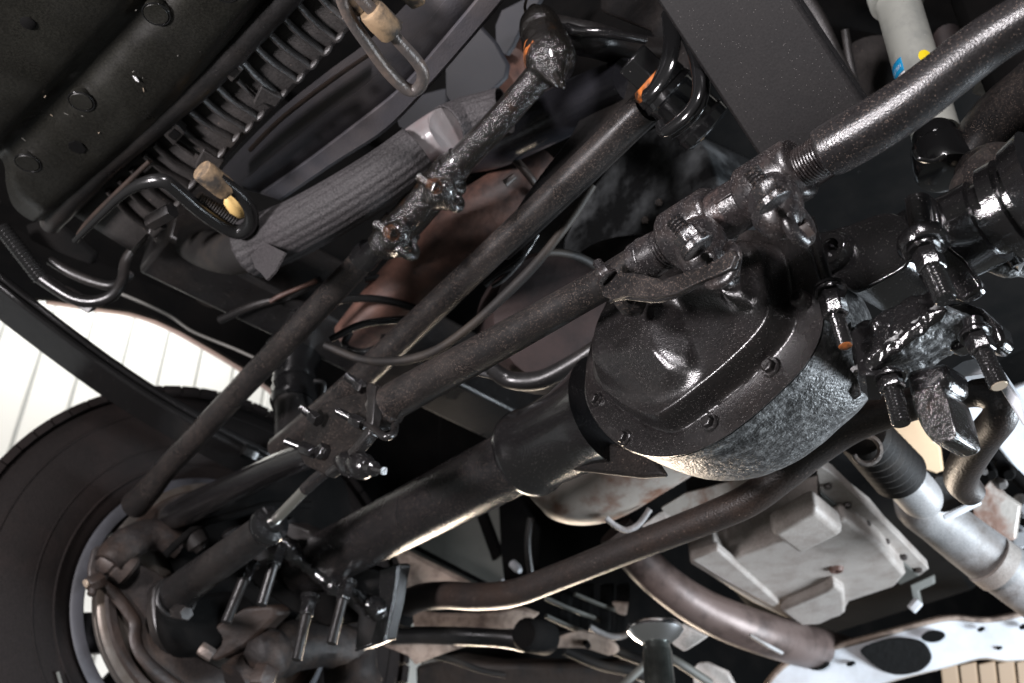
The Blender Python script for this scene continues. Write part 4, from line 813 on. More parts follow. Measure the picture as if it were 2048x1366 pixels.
bk = thing('brake_disc', 'worn steel brake disc inside the far wheel rim', 'brake disc', (-1.80, WY, WZ-0.24))
obj('disc', wl([(-1.80, 0.10), (-1.795, 0.205), (-1.795, 0.232), (-1.798, 0.2385), (-1.806, 0.2385), (-1.808, 0.23), (-1.812, 0.23), (-1.814, 0.2385), (-1.822, 0.2385), (-1.825, 0.10)], 96), 'rotor_steel', bk, angle=35)
obj('inner_step', wl([(-1.795, 0.225), (-1.788, 0.221), (-1.788, 0.208), (-1.795, 0.204)], 96), 'rust_dark', bk)
kn = thing('steering_knuckle', 'brown dusty steering knuckle and dust shield in front of the brake disc', 'knuckle', PX(330, 1250, -1.74))
S1 = 0.4142
def c1p(L): return [(x*S1, 800+y*S1) for x, y in L]
obj('dust_shield', prismpx(c1p([(470, 700), (600, 740), (700, 800), (800, 860), (770, 960), (720, 1040), (720, 1120), (860, 1190), (1060, 1290), (1220, 1400), (900, 1420), (760, 1330), (670, 1240), (640, 1160), (632, 1060), (570, 960), (500, 890), (430, 850), (440, 760)]), ('x', -1.772), (-0.01, 0, 0), 2), 'knuckle_iron', kn, bevel=0.003)
obj('shield_edge', tubepx([(x, y, 6) for x, y in c1p([(500, 885), (570, 955), (628, 1030), (655, 1080), (655, 1160), (690, 1240), (770, 1320), (860, 1390)])], ('x', -1.768), 12, flat=2.2), 'rust_dark', kn)
obj('steering_arm', tubepx([(215, 1130, 30), (235, 1105, 34), (270, 1080, 34), (310, 1070, 30), (360, 1090, 28)], ('x', -1.74), 18), 'knuckle_dark', kn, rough=0.004, rscale=40)
obj('upper_boss', lathepx((205, 1105), (262, 1145), [(0, 24), (0.1, 30), (0.4, 34), (0.5, 30), (0.55, 34), (0.9, 33), (1, 26)], ('x', -1.75)), 'knuckle_iron', kn)
bo = obj('caliper_bolt', hexa(PX(205, 1158, -1.745), PX(176, 1172, -1.745), 0.016), 'rust_dark', kn, bevel=0.001)
obj('bolt_tip', lathepx((178, 1164), (170, 1168), [(0, 9), (1, 8)], ('x', -1.745), 12), 'bright_end', bo)
obj('bolt_tip', lathepx((186, 1178), (182, 1192), [(0, 9), (0.8, 9), (1, 6)], ('x', -1.742), 12), 'rust_dark', bo)
obj('yoke', prismpx([(318, 1195), (345, 1170), (400, 1185), (470, 1180), (520, 1220), (480, 1260), (440, 1290), (400, 1300), (350, 1300), (322, 1270), (312, 1230)], ('x', -1.66), (-0.05, 0.02, 0), 3), 'shade_black', kn, bevel=0.012, bseg=3)
obj('arm_plate', prismpx(c1p([(740, 900), (820, 850), (930, 860), (960, 960), (930, 1050), (860, 1160), (900, 1200), (840, 1210), (770, 1150), (740, 1050)]), ('x', -1.70), (-0.03, 0, 0), 2), 'satin_black', kn, bevel=0.008)
obj('lower_joint', lathepx((520, 1270, -1.62), (560, 1345, -1.62), [(0, 26), (0.2, 42), (0.5, 44), (0.75, 36), (1, 20)], ('x', -1.6)), 'knuckle_dark', kn, rough=0.004, rscale=40)
obj('joint_nut', hexa(PX(535, 1335, -1.56), PX(520, 1375, -1.56), 0.022), 'rust_dark', kn, bevel=0.001)
obj('knuckle_shade', prismpx([(330, 1070), (400, 985), (500, 930), (600, 900), (690, 960), (700, 1100), (640, 1180), (560, 1260), (480, 1210), (380, 1190)], ('x', -1.772), (-0.012, 0, 0), 3), 'shade_black', kn, bevel=0.004)  # black sheet put in where only deep shade lies around the knuckle
for i, (x_, y_, r_) in enumerate(((395, 1080, 26), (430, 1130, 30), (470, 1075, 22), (520, 1120, 26), (575, 1060, 24), (560, 1160, 28), (640, 1120, 24))):
    obj('casting_lug', lathepx((x_-14, y_-18), (x_+10, y_+20), [(0, r_*0.5), (0.15, r_), (0.7, r_*0.9), (0.85, r_*0.6), (1, r_*0.5)], ('x', -1.70), 18), 'satin_black', kn, rough=0.003, rscale=50)
obj('brake_hose', tubepx([(330, 1110, 8, -1.70), (400, 1050, 8, -1.68), (470, 1030, 8, -1.66), (540, 1010, 8, -1.66), (620, 1010, 8, -1.66)], ('x', -1.68), 12), 'shade_black', kn)
obj('brown_casting', tubepx([(470, 1366, 40, -1.68), (520, 1330, 46, -1.68), (560, 1300, 50, -1.70), (640, 1290, 44, -1.70), (700, 1310, 50, -1.72), (700, 1400, 60, -1.72)], ('x', -1.7), 18), 'knuckle_dark', kn, rough=0.009, rscale=30)

# ================================================================== LEFT SPRING SEAT with four hanging U-bolt studs
ls_ = thing('spring_perch', 'rough weld-crusted black spring seat below the far axle tube', 'spring seat', PD(650, 1180, 1.72))
S3 = 0.293
def c3p(L): return [(300+x*S3, 966+y*S3) for x, y in L]
obj('seat_plate', prismpx(c3p([(860, 400), (950, 270), (1090, 330), (1190, 510), (1300, 560), (1420, 560), (1560, 600), (1660, 550), (1685, 570), (1665, 660), (1640, 830), (1600, 1000), (1585, 1080), (1420, 1150), (1395, 1130), (1420, 900), (1300, 800), (1150, 720), (980, 560)]), ('d', 1.70), (0, 0.03, 0.01)), 'satin_black', ls_, bevel=0.005)
wb = crom([(x, y, 17+6*math.sin(i*2.1)) for i, (x, y) in enumerate(c3p([(890, 380), (960, 470), (1060, 560), (1160, 630), (1260, 690), (1360, 740), (1450, 790), (1530, 850), (1570, 930)]))], 3)
obj('weld_bead', tubepx([tuple(q) for q in wb], ('d', 1.66), 14, 3), 'wet_black', ls_, rough=0.004, rscale=70)
obj('seat_web', prismpx(c3p([(640, 560), (900, 480), (1200, 680), (1420, 860), (1400, 960), (1200, 990), (960, 880), (700, 700)]), ('d', 1.73), (0, 0.04, 0.02)), 'shade_black', ls_, bevel=0.006)
obj('edge_plate', prismpx(c3p([(1560, 590), (1685, 560), (1670, 660), (1640, 850), (1600, 1020), (1590, 1090), (1400, 1155), (1385, 1140), (1500, 1090), (1530, 1000), (1560, 860)]), ('d', 1.665), (0, 0.01, 0.004)), 'wet_black', ls_, bevel=0.003)
sp = tag(obj('spring_plate', prismpx(c3p([(460, 960), (640, 850), (830, 840), (870, 900), (740, 1030), (640, 1120), (440, 1225), (390, 1190), (345, 1100)]), ('d', 1.74), (0, 0.03, 0.012)), 'beige_mud' if False else 'rust_dark', bevel=0.005), 'muddy spring plate hanging under the far axle end', 'plate')
for lab, a, b_ in (('outermost U-bolt stud at the far axle, nearest the damper', (500, 1128), (452, 1245)), ('U-bolt stud at the far axle just right of the damper body', (556, 1100), (523, 1210)), ('lowest hanging U-bolt stud at the far axle', (620, 1196), (593, 1320)), ('rightmost hanging U-bolt stud below the far axle tube', (694, 1166), (663, 1287))):
    t = thing('u_bolt', lab, 'U-bolt', PD(a[0], a[1], 1.62), 'U-bolt ends below the far axle end')
    pa_, pb_ = PD(a[0], a[1], 1.63), PD(b_[0], b_[1], 1.56); k = rp(1, pa_)
    obj('nut', hexa(pa_, pa_+(pb_-pa_)*0.30, 16*k), 'wet_black', t, bevel=0.001)
    obj('washer', lathe(pa_-(pb_-pa_)*0.03, pa_+(pb_-pa_)*0.02, [(0, 20*k), (1, 20*k)], 20), 'wet_black', t)
    s_ = obj('stud', thread(pa_+(pb_-pa_)*0.1, pb_, 10.5*k, 0.003, 14, 0.1), 'satin_black', t)
tag(obj('plate_bolt', hexa(PD(400, 1295, 1.66), PD(426, 1312, 1.66), 0.012), 'tube_metal', bevel=0.001), 'small shiny hex bolt on the muddy plate near the brake', 'bolt')
# ================================================================== REAR: stabiliser bar, exhaust, gearbox pan, cross member
sw = thing('stabiliser_bar', 'bent brownish black stabiliser bar running from the far left to the lower right', 'stabiliser bar', PY(1300, 1110, 1.0))
obj('bar', tubepx([(796, 1236, 22, 1.0), (806, 1214, 26, 1.0), (838, 1196, 27, 1.0), (890, 1190, 27, 1.0), (960, 1193, 27, 1.0), (1030, 1185, 27, 1.0), (1120, 1152, 27, 1.0), (1280, 1089, 29, 1.0), (1420, 1035, 31, 1.0), (1500, 998, 33, 1.0), (1570, 945, 35, 1.0), (1640, 890, 36, 1.0), (1710, 848, 35, 1.0), (1800, 815, 34, 1.0), (1900, 789, 33, 1.0), (1960, 782, 33, 1.005), (1998, 800, 34, 1.01), (2000, 832, 34, 1.02), (1970, 872, 34, 1.05), (1936, 920, 35, 1.09), (1922, 958, 33, 1.13), (1942, 985, 28, 1.17)], ('y', 1.0), 30, 7), 'sway_paint', sw)
obj('bar_seat', lathepx((800, 1228), (796, 1252), [(0, 26), (0.5, 30), (1, 24)], ('y', 1.0), 20), 'shade_black', sw)
lk = thing('lower_link', 'flat black link arm with bushing eye below the bend of the stabiliser bar', 'link', PD(920, 1275, 1.95))
obj('arm', tubepx([(770, 1272, 17, 1.95), (830, 1270, 17, 1.95), (920, 1272, 18, 1.95), (1000, 1276, 18, 1.95), (1050, 1284, 20, 1.95)], None, 18), 'satin_black', lk)
obj('eye', lathepx((1048, 1268, 1.90), (1096, 1278, 1.97), [(0, 26), (0.1, 33), (0.9, 33), (1, 26), (1, 15), (0.8, 14)], ('d', 1.93), 26), 'shade_black', lk)
obj('lower_flange', prismpx([(764, 1276), (800, 1284), (880, 1283), (950, 1279), (1000, 1283), (1046, 1297), (1060, 1293), (1090, 1280), (1094, 1286), (1062, 1304), (1000, 1294), (940, 1290), (880, 1310), (830, 1330), (815, 1312), (768, 1294)], ('d', 1.96), (0, 0.012, 0.006)), 'beige_mud', lk, bevel=0.002)
obj('side_plate', prismpx([(820, 1226), (870, 1232), (960, 1232), (1040, 1220), (1072, 1232), (1042, 1258), (900, 1262), (830, 1262)], ('d', 2.02), (0, 0.012, 0.01)), 'beige_mud', lk, bevel=0.002)

# exhaust box and its pipe
ct = thing('exhaust_box', 'rounded exhaust box with rust bloom below the differential', 'exhaust', PD(1180, 990, 1.75))
obj('shell', tubepx([(1068, 968, 10, 1.74), (1074, 966, 38, 1.74), (1092, 962, 62, 1.73), (1140, 966, 82, 1.72), (1200, 955, 88, 1.70), (1280, 905, 92, 1.66), (1370, 850, 92, 1.62)], None, 40), 'cat_steel', ct)
obj('clamp_ring', tubepx([(1212, 1036, 6, 1.64), (1232, 1052, 6, 1.64), (1254, 1060, 6, 1.64), (1278, 1048, 6, 1.64), (1300, 1018, 6, 1.64)], None, 10), 'shaft_paint', ct)
obj('tab', prismpx([(1282, 1052), (1318, 1024), (1340, 1038), (1334, 1050), (1292, 1066)], ('d', 1.68), (0, 0.012, 0.006)), 'beige_pan', ct, bevel=0.002)
obj('heat_plate', prismpx([(1320, 1015), (1370, 985), (1470, 960), (1540, 930), (1560, 950), (1480, 1000), (1400, 1022), (1335, 1040)], ('d', 1.75), (0, 0.012, 0.006)), 'cat_steel', ct, bevel=0.002)
tag(obj('exhaust_pipe', tubepx([(1230, 1060, 38, 2.0), (1290, 1130, 38, 2.0), (1340, 1175, 38, 2.0), (1400, 1215, 40, 2.02), (1470, 1247, 42, 2.05), (1550, 1275, 42, 2.12), (1640, 1300, 42, 2.3), (1740, 1330, 42, 2.5)], None, 28), 'exhaust_brown'), 'brown exhaust pipe sloping down beside the beige gearbox pan', 'exhaust')

# gearbox pan
gp = thing('gearbox_pan', 'dusty beige pressed gearbox oil pan with bolted flange', 'oil pan', PZ(1600, 1130, 1.62))
GZ = 1.62
up = Vector((0, 0, 0.10))
obj('pan_floor', prismpx([(1378, 1128), (1432, 1106), (1456, 1124), (1536, 1090), (1610, 1060), (1690, 1040), (1760, 1090), (1812, 1150), (1790, 1174), (1700, 1204), (1684, 1232), (1640, 1246), (1598, 1246), (1560, 1232), (1500, 1204), (1440, 1166)], ('z', GZ), up), 'beige_pan', gp, bevel=0.008, bseg=3)
obj('sump_box', prismpx([(1541, 1070), (1632, 1021), (1690, 1068), (1600, 1112)], ('z', GZ-0.028), (0, 0, 0.045)), 'beige_pan', gp, bevel=0.013, bseg=4)
obj('step', prismpx([(1560, 1222), (1650, 1184), (1668, 1170), (1690, 1186), (1692, 1226), (1640, 1250), (1600, 1252)], ('z', GZ-0.020), (0, 0, 0.04)), 'beige_pan', gp, bevel=0.008, bseg=3)
obj('rib', prismpx([(1380, 1120), (1436, 1100), (1462, 1122), (1560, 1208), (1546, 1216), (1440, 1158)], ('z', GZ-0.010), (0, 0, 0.02)), 'beige_pan', gp, bevel=0.005)
p = PZ(1672, 1138, GZ-0.002); k = rp(1, p)
pl_ = obj('drain_plug', lathe(p+Vector((0, 0, 0.01)), p+Vector((0, 0, -0.006)), [(0, 16*k), (0.6, 15*k), (1, 12*k), (1, 7*k), (0.6, 6*k)], 20), 'rust_brown', gp)
fl = obj('flange', prismpx([(1630, 925), (1668, 950), (1730, 1010), (1800, 1078), (1858, 1138), (1838, 1152), (1770, 1096), (1690, 1024), (1640, 985)], ('z', GZ+0.035), (0, 0, 0.02)), 'beige_pan', gp, bevel=0.002)
obj('side_wall', prismpx([(1640, 985), (1690, 1024), (1770, 1096), (1838, 1152), (1800, 1170), (1740, 1120), (1690, 1075), (1640, 1040)], ('z', GZ+0.03), (0, 0, 0.03)), 'grey_panel', gp, bevel=0.002)
for x, y in ((1655, 970), (1694, 1008), (1733, 1045), (1771, 1081), (1806, 1112), (1836, 1138)):
    p = PZ(x, y, GZ+0.034)
    obj('flange_bolt', hexa(p+Vector((0, 0, 0.004)), p+Vector((0, 0, -0.007)), 8*rp(1, p)), 'rust_dark', gp)
tag(obj('gearbox_case', prismpx([(1380, 1080), (1540, 990), (1660, 900), (1760, 930), (1900, 1080), (1960, 1180), (1800, 1230), (1640, 1280), (1500, 1230)], ('z', GZ+0.14), (0, 0, 0.2)), 'shade_black', bevel=0.02), 'black gearbox casing in shadow around the beige pan', 'gearbox')
sd = thing('side_bracket', 'small dark bracket with bright bolt right of the beige pan', 'bracket', PD(1830, 1190, 2.2))
obj('plate', prismpx([(1820, 1170), (1866, 1150), (1868, 1168), (1836, 1182), (1842, 1210), (1828, 1212)], ('d', 2.2), (0, 0.01, 0.005)), 'grey_panel', sd, bevel=0.002)
obj('bolt', hexa(PD(1838, 1202, 2.15), PD(1822, 1220, 2.15), 0.011), 'white_frame', sd)

# front drive shaft: bellows, yoke, white tube
ds = thing('drive_shaft', 'pale grey propeller shaft with black ribbed bellows at the right', 'drive shaft', PD(1850, 1000, 1.6))
a, b_ = PD(1725, 868, 1.42), PD(1800, 950, 1.50); k = rp(1, (a+b_)/2); prof = [(0, 40*k)]
for i in range(8): prof += [((i+0.1)/8, (46+i*0.8)*k), ((i+0.6)/8, (52+i*0.8)*k)]
prof += [(1, 44*k)]
obj('bellows', lathe(a, b_, prof, 36), 'hose_rubber', ds)
obj('spring_clip', torus(PD(1733, 900, 1.38), VV, 26*k, 0.004, 0, 250, 20, 8), 'tube_metal', ds)
obj('slip_tube', tubepx([(1785, 935, 42, 1.50), (1815, 966, 43, 1.52), (1842, 996, 42, 1.54), (1850, 1004, 34, 1.55)], None, 30), 'shaft_paint', ds)
obj('shaft_tube', tubepx([(1800, 980, 20, 1.66), (1830, 1005, 46, 1.66), (1880, 1042, 50, 1.68), (1960, 1104, 53, 1.70), (2080, 1190, 56, 1.72)], None, 34), 'shaft_paint', ds)
obj('shaft_band', tubepx([(1976, 1118, 54.5, 1.695), (2000, 1136, 55, 1.695)], None, 34, 2), 'beige_pan', ds)
obj('yoke', prismpx([(1846, 985), (1868, 945), (1900, 940), (1942, 985), (1944, 1004), (1884, 1030), (1858, 1018)], ('d', 1.57), (0, 0.04, 0.02)), 'satin_black', ds, bevel=0.008)
obj('yoke_strap', prismpx([(1884, 1030), (1944, 1002), (1948, 1010), (1888, 1040)], ('d', 1.555), (0, 0.03, 0.01)), 'white_frame', ds, bevel=0.002)
tag(obj('bracket_plate', prismpx([(1940, 1000), (1980, 960), (2010, 990), (2040, 1010), (2030, 1080), (1990, 1090), (1950, 1060)], ('d', 1.80), (0, 0.012, 0.006)), 'cat_steel', bevel=0.003), 'dull brown plate behind the propeller shaft at the right edge', 'plate')
tag(obj('tan_board', prismpx([(1760, 840), (1835, 800), (1860, 850), (1878, 900), (1884, 950), (1830, 930), (1800, 890)], ('d', 2.1), (0, 0.01, 0.006)), 'tan_board'), 'bright tan board seen between bump stop and bellows', 'board')
wf = thing('chassis_rail', 'white frame rail bright in the light at the right edge', 'frame rail', PD(2020, 880, 1.8))
obj('rail', prismpx([(1880, 800), (1960, 800), (2060, 760), (2120, 860), (2120, 1000), (2046, 962), (1990, 890), (1900, 840)], ('d', 1.85), (0, 0.05, 0.03)), 'white_frame', wf, bevel=0.006)
obj('dark_edge', tubepx([(1985, 905, 10, 1.78), (2020, 940, 12, 1.78), (2060, 980, 14, 1.78)], None, 12), 'shade_black', wf)
cl = thing('hose_cluster', 'dark fittings and pale hose ends behind the bent end of the stabiliser bar', 'fittings', PD(1990, 950, 1.7))
for x, y, r, m in ((1975, 940, 15, 'shade_black'), (1998, 962, 12, 'shaft_paint'), (1962, 935, 9, 'shaft_paint'), (2010, 940, 16, 'shade_black')):
    obj('fitting', lathepx((x-8, y-10, 1.72), (x+8, y+10, 1.66), [(0, r*0.6), (0.2, r), (0.8, r), (1, r*0.6)], ('d', 1.7), 14), m, cl)
for i, (x, y) in enumerate(((2052, 1015), (2036, 1075))):
    tag(obj('hose_coupling', lathepx((x-10, y-8, 1.9), (x+6, y+4, 1.82), [(0, 18), (0.2, 22), (0.7, 22), (1, 14)], ('d', 1.86), 18), 'white_frame'), ('upper' if i == 0 else 'lower')+' pale round coupling at the right edge above the propeller shaft', 'coupling')

# white cross member with holes
xm = thing('cross_member', 'white painted cross member with round holes along the bottom right edge', 'cross member', PD(1800, 1300, 2.25))
xtop = [(1500, 1420), (1530, 1376), (1560, 1340), (1600, 1316), (1720, 1283), (1840, 1250), (1900, 1238), (1960, 1242), (2010, 1237), (2070, 1222)]
xbot = [(1560, 1440), (1620, 1410), (1680, 1390), (1740, 1372), (1790, 1356), (1840, 1343), (1890, 1331), (1960, 1313), (2010, 1318), (2070, 1314)]
T_ = crom(xtop, 4); B_2 = crom(xbot, 4)
obj('web', loft([[PD(x, y-6, 2.34) for x, y in T_], [PD(x, y, 2.27) for x, y in T_], [PD(x, y+5, 2.25) for x, y in T_], [PD(x, y, 2.22) for x, y in B_2], [PD(x, y+3, 2.30) for x, y in B_2]]), 'white_frame', xm, solid=0.006, angle=30)
obj('top_flange', loft([[PD(x, y-7, 2.26) for x, y in T_], [PD(x, y+1, 2.245) for x, y in T_]]), 'beige_mud', xm, solid=0.008)
for x, y, a_, b2 in ((1634, 1331, 20, 10), (1864, 1274, 22, 11), (1699, 1329, 7, 4), (1960, 1260, 6, 4), (1997, 1297, 6, 3), (2044, 1255, 6, 5)):
    poly = [(x+a_*math.cos(t_), y+b2*math.sin(t_)) for t_ in [2*math.pi*i/18 for i in range(18)]]
    obj('hole', prismpx(poly, ('d', 2.222), (0.0, 0.012, 0.006)), 'shade_black', xm)
gpoly = [(1720, 1300), (1750, 1285), (1790, 1277), (1836, 1283), (1856, 1304), (1858, 1326), (1836, 1344), (1800, 1350), (1768, 1343), (1738, 1322)]
obj('grease_patch', prismpx(gpoly, ('d', 2.218), (0, 0.010, 0.005), 3), 'grime_patch', xm)
tag(obj('bracket_plate', prismpx([(1382, 1341), (1396, 1326), (1412, 1326), (1453, 1345), (1470, 1376), (1390, 1380)], ('d', 2.1), (0, 0.01, 0.005)), 'beige_pan', bevel=0.002), 'pale bolt plate at the bottom edge beside the chrome stand', 'plate')
for i in range(6):
    x = 1880+i*38
    tag(obj('tread_slat', prismpx([(x, 1332-i*2), (x+32, 1326-i*2), (x+38, 1376), (x+6, 1380)], ('d', 2.6), (0, 0.01, 0.004)), 'brown_slat', bevel=0.003), ['first', 'second', 'third', 'fourth', 'fifth', 'sixth'][i]+' brown slat from the left below the white cross member', 'slat', 'brown slats below the cross member')
# polished stand post
ps = thing('stand_post', 'steel support post with polished chrome dome head at the bottom edge', 'support stand', PD(1312, 1400, 1.6))
h0, h1 = PD(1311, 1246, 1.62), PD(1312, 1290, 1.60); k = rp(1, h0)
vz = Vector((0, 0, 1)); pc = PD(1311, 1262, 1.60)
obj('head', lathe(pc+vz*0.016, pc-vz*0.020, [(0, 1*k), (0.02, 30*k), (0.12, 46*k), (0.3, 54*k), (0.45, 55*k), (0.7, 46*k), (0.9, 33*k), (1, 28*k)], 48), 'chrome', ps)
obj('post', lathe(pc-vz*0.016, pc-vz*0.30, [(0, 24*k), (0.05, 27*k), (0.06, 29*k), (1, 29*k)], 36), 'post_steel', ps)
tag(obj('pale_plate', prismpx([(1335, 1262), (1360, 1248), (1412, 1274), (1392, 1288), (1366, 1304), (1345, 1290)], ('d', 1.72), (0, 0.01, 0.004)), 'beige_pan', bevel=0.002), 'pale plate right behind the chrome stand head', 'plate')

# panels and clutter between axle tube and stabiliser bar
ip = thing('inner_panel', 'dim olive grey body panel behind the far axle tube', 'body panel', PD(890, 1080, 2.6))
obj('panel', prismpx([(745, 1090), (800, 1040), (985, 950), (1008, 1000), (1005, 1190), (950, 1195), (780, 1100)], ('d', 2.6), (0, 0.01, 0.006)), 'grey_panel', ip)
obj('edge_strip', prismpx([(778, 1092), (790, 1086), (965, 1176), (955, 1184)], ('d', 2.4), (0, 0.01, 0.006)), 'grey_panel', ip)
obj('edge_gap', prismpx([(786, 1083), (796, 1077), (985, 1176), (965, 1177)], ('d', 2.42), (0, 0.01, 0.006)), 'shade_black', ip)
tag(obj('dried_mud', prismpx([(740, 1092), (790, 1100), (860, 1132), (940, 1178), (900, 1196), (840, 1192), (800, 1204), (782, 1170), (778, 1130)], ('d', 2.3), (0, 0.02, 0.01), 2), 'beige_mud', rough=0.004, rscale=40), 'caked pale brown mud on the panel beside the far spring seat', 'mud')
bk2 = thing('body_bracket', 'dark bracket with pale holes behind the stabiliser bar', 'bracket', PD(1050, 1100, 2.2))
obj('stay', prismpx([(945, 1010), (960, 1005), (1000, 1110), (985, 1122)], ('d', 2.3), (0, 0.012, 0.006)), 'shade_black', bk2)
obj('plate', prismpx([(995, 985), (1040, 1000), (1075, 1060), (1070, 1130), (1110, 1160), (1080, 1190), (1010, 1185), (1000, 1100)], ('d', 2.25), (0, 0.012, 0.006)), 'shade_black', bk2, bevel=0.004)
obj('stay', tubepx([(1062, 1035, 7, 2.1), (1056, 1090, 7, 2.1), (1064, 1160, 7, 2.1)], None, 10), 'satin_black', bk2)
obj('bolt', lathepx((1026, 1128, 2.18), (1040, 1142, 2.15), [(0, 9), (0.6, 9), (1, 5)], ('d', 2.16), 14), 'white_frame', bk2)
obj('loop', tubepx([(1002, 1160, 6, 2.15), (1018, 1178, 6, 2.15), (1044, 1172, 6, 2.15), (1060, 1150, 6, 2.15)], None, 10), 'shaft_paint', bk2)
# frame-side clutter along the bottom: stays and fittings
cb_ = thing('cable_bracket', 'dark slotted bracket with pale edges between the link eye and the chrome stand', 'bracket', PD(1160, 1240, 2.15))
for a, c_, r in (((1090, 1196), (1200, 1240), 7), ((1092, 1232), (1180, 1268), 7), ((1150, 1188), (1250, 1226), 6)):
    obj('rail', tubepx([(a[0], a[1], r, 2.12), ((a[0]+c_[0])/2, (a[1]+c_[1])/2+2, r, 2.14), (c_[0], c_[1], r, 2.18)], None, 10, 4, flat=0.6), 'grey_panel', cb_)
for x in (1118, 1160, 1200, 1232):
    obj('strap', prismpx([(x, 1170), (x+22, 1168), (x+18, 1262), (x-2, 1266)], ('d', 2.16), (0, 0.012, 0.006)), 'shade_black', cb_, bevel=0.003)
obj('pale_corner', prismpx([(1222, 1204), (1252, 1206), (1248, 1232), (1234, 1228)], ('d', 2.13), (0, 0.01, 0.005)), 'beige_mud', cb_, bevel=0.002)
lv = thing('brake_lever_plate', 'muddy tan lever plate with a small hole left of the support post', 'lever', PD(1170, 1290, 2.1))
obj('plate', prismpx([(1096, 1284), (1130, 1268), (1160, 1262), (1190, 1272), (1222, 1286), (1232, 1304), (1216, 1312), (1180, 1300), (1150, 1296), (1112, 1296)], ('d', 2.1), (0, 0.012, 0.006), 2), 'beige_mud', lv, bevel=0.002)
obj('pivot', lathepx((1172, 1286, 2.1), (1176, 1292, 2.08), [(0, 7), (1, 6)], ('d', 2.09), 12), 'shade_black', lv)
obj('arm', tubepx([(1180, 1254, 6, 2.12), (1215, 1272, 7, 2.12), (1250, 1270, 6, 2.12), (1262, 1250, 5, 2.12)], None, 10), 'shaft_paint', lv)
for lab_, path in (('dark hose sagging just left of the support post', [(1180, 1270, 9, 2.2), (1230, 1300, 10, 2.2), (1280, 1320, 10, 2.2), (1320, 1340, 10, 2.2)]), ('lower dark hose running under the tan lever plate', [(1130, 1300, 10, 2.3), (1200, 1330, 10, 2.3), (1270, 1345, 11, 2.3), (1340, 1380, 11, 2.3)]), ('dark brown strap under the left half of the link arm', [(850, 1310, 6, 2.2), (900, 1318, 7, 2.2), (960, 1340, 6, 2.2), (1010, 1350, 6, 2.2)]), ('grey rod slanting up to the support post from the bottom edge', [(1225, 1390, 8, 2.0), (1255, 1362, 8, 2.0), (1290, 1330, 8, 2.02)]), ('grey rod on the right side of the support post', [(1335, 1312, 8, 2.0), (1365, 1330, 9, 2.0), (1420, 1366, 9, 2.02)])):
    tag(obj('hose' if 'hose' in lab_ else 'rod', tubepx(path, None, 12), 'grey_panel' if 'grey' in lab_ else 'hose_rubber'), lab_, 'hose' if 'hose' in lab_ else 'rod')
tag(obj('light_strip', tubepx([(1500, 1270, 4, 1.97), (1530, 1288, 4.5, 1.98), (1564, 1306, 4, 2.0)], None, 8), 'shaft_paint'), 'thin light strip across the end of the brown exhaust pipe', 'strip')
tag(obj('far_casing', prismpx([(830, 1330), (900, 1318), (980, 1330), (1050, 1330), (1180, 1330), (1280, 1320), (1290, 1420), (830, 1420)], ('d', 2.5), (0, 0.05, 0.03)), 'rust_dark', bevel=0.01), 'dim brown casing low in the shadow along the bottom edge', 'casing')

# ================================================================== SHOCK ABSORBER and right-hand casting
sk = thing('shock_absorber', 'grey green shock absorber with blue and yellow stickers behind the tie rod', 'shock absorber', PD(1830, 150, 1.2))
s0, s1 = PD(1762, -110, 1.34), PD(1872, 270, 1.16)
kk = rp(1, PD(1830, 120, 1.23))
obj('body', lathe(s0, s1, [(0, 44*kk), (0.30, 44*kk), (1, 44*kk)], 40), 'shock_grey', sk)
obj('upper_sleeve', lathe(s0, s0+(s1-s0)*0.34, [(0, 58*kk), (0.8, 57*kk), (0.97, 55*kk), (1, 46*kk)], 40), 'shock_grey', sk)
ax_ = (s1-s0).normalized(); vw = (CO-(s0+s1)/2); vw = (vw-ax_*vw.dot(ax_)).normalized(); sd_ = ax_.cross(vw)   # vw faces the camera side
if sd_.dot(RV) < 0: sd_ = -sd_
Rk = 44*kk
def on_shock(px, py):
    """angle and height on the cylinder of the ray through a photo point"""
    r = ray(px, py).normalized(); o_ = CO-s0; rr = r-ax_*r.dot(ax_); oo = o_-ax_*o_.dot(ax_)
    A2 = rr.dot(rr); B2 = 2*rr.dot(oo); C2 = oo.dot(oo)-Rk*Rk; di = max(0, B2*B2-4*A2*C2)
    p = CO+r*((-B2-math.sqrt(di))/(2*A2)); q_ = p-s0
    return math.atan2(q_.dot(sd_), q_.dot(vw)), q_.dot(ax_)
def cyl(a, h, rr): return s0+ax_*h+(vw*math.cos(a)+sd_*math.sin(a))*rr
def patch(name, a0, a1, h0, h1, m, rr, parent=None, corner=0):
    pts = []
    n = 14
    rows_ = []
    for i in range(n+1):
        a = a0+(a1-a0)*i/n; rows_.append([cyl(a, h0+(h1-h0)*j/6, rr) for j in range(7)])
    return obj(name, loft(rows_), m, parent or sk, solid=0.0006)
aL, hL = on_shock(1786, 150); a2, h2 = on_shock(1800, 116); a3, h3 = on_shock(1806, 140)
lab = patch('blue_sticker', a3-0.95, a3+0.06, h2-0.001, h2+0.021, 'label_blue', Rk*1.004)
patch('white_sticker', a3-0.95, a3+0.06, h2+0.0225, h2+0.036, 'label_white', Rk*1.004)
ay, hy = on_shock(1851, 112)
rows_ = [[cyl(ay+0.30*s_*math.cos(t_), hy+0.0105*s_*math.sin(t_), Rk*1.006) for t_ in [2*math.pi*i/28 for i in range(28)]] for s_ in (1.0, 0.6, 0.05)]
obj('yellow_sticker', loft(rows_, closed=True, cap1=True), 'label_yellow', sk)
rows_ = [[cyl(ay+0.34+0.10*s_*math.cos(t_), hy+0.003+0.0045*s_*math.sin(t_), Rk*1.008) for t_ in [2*math.pi*i/12 for i in range(12)]] for s_ in (1.0, 0.05)]
obj('sticker_print', loft(rows_, closed=True, cap1=True), 'shade_black', sk)
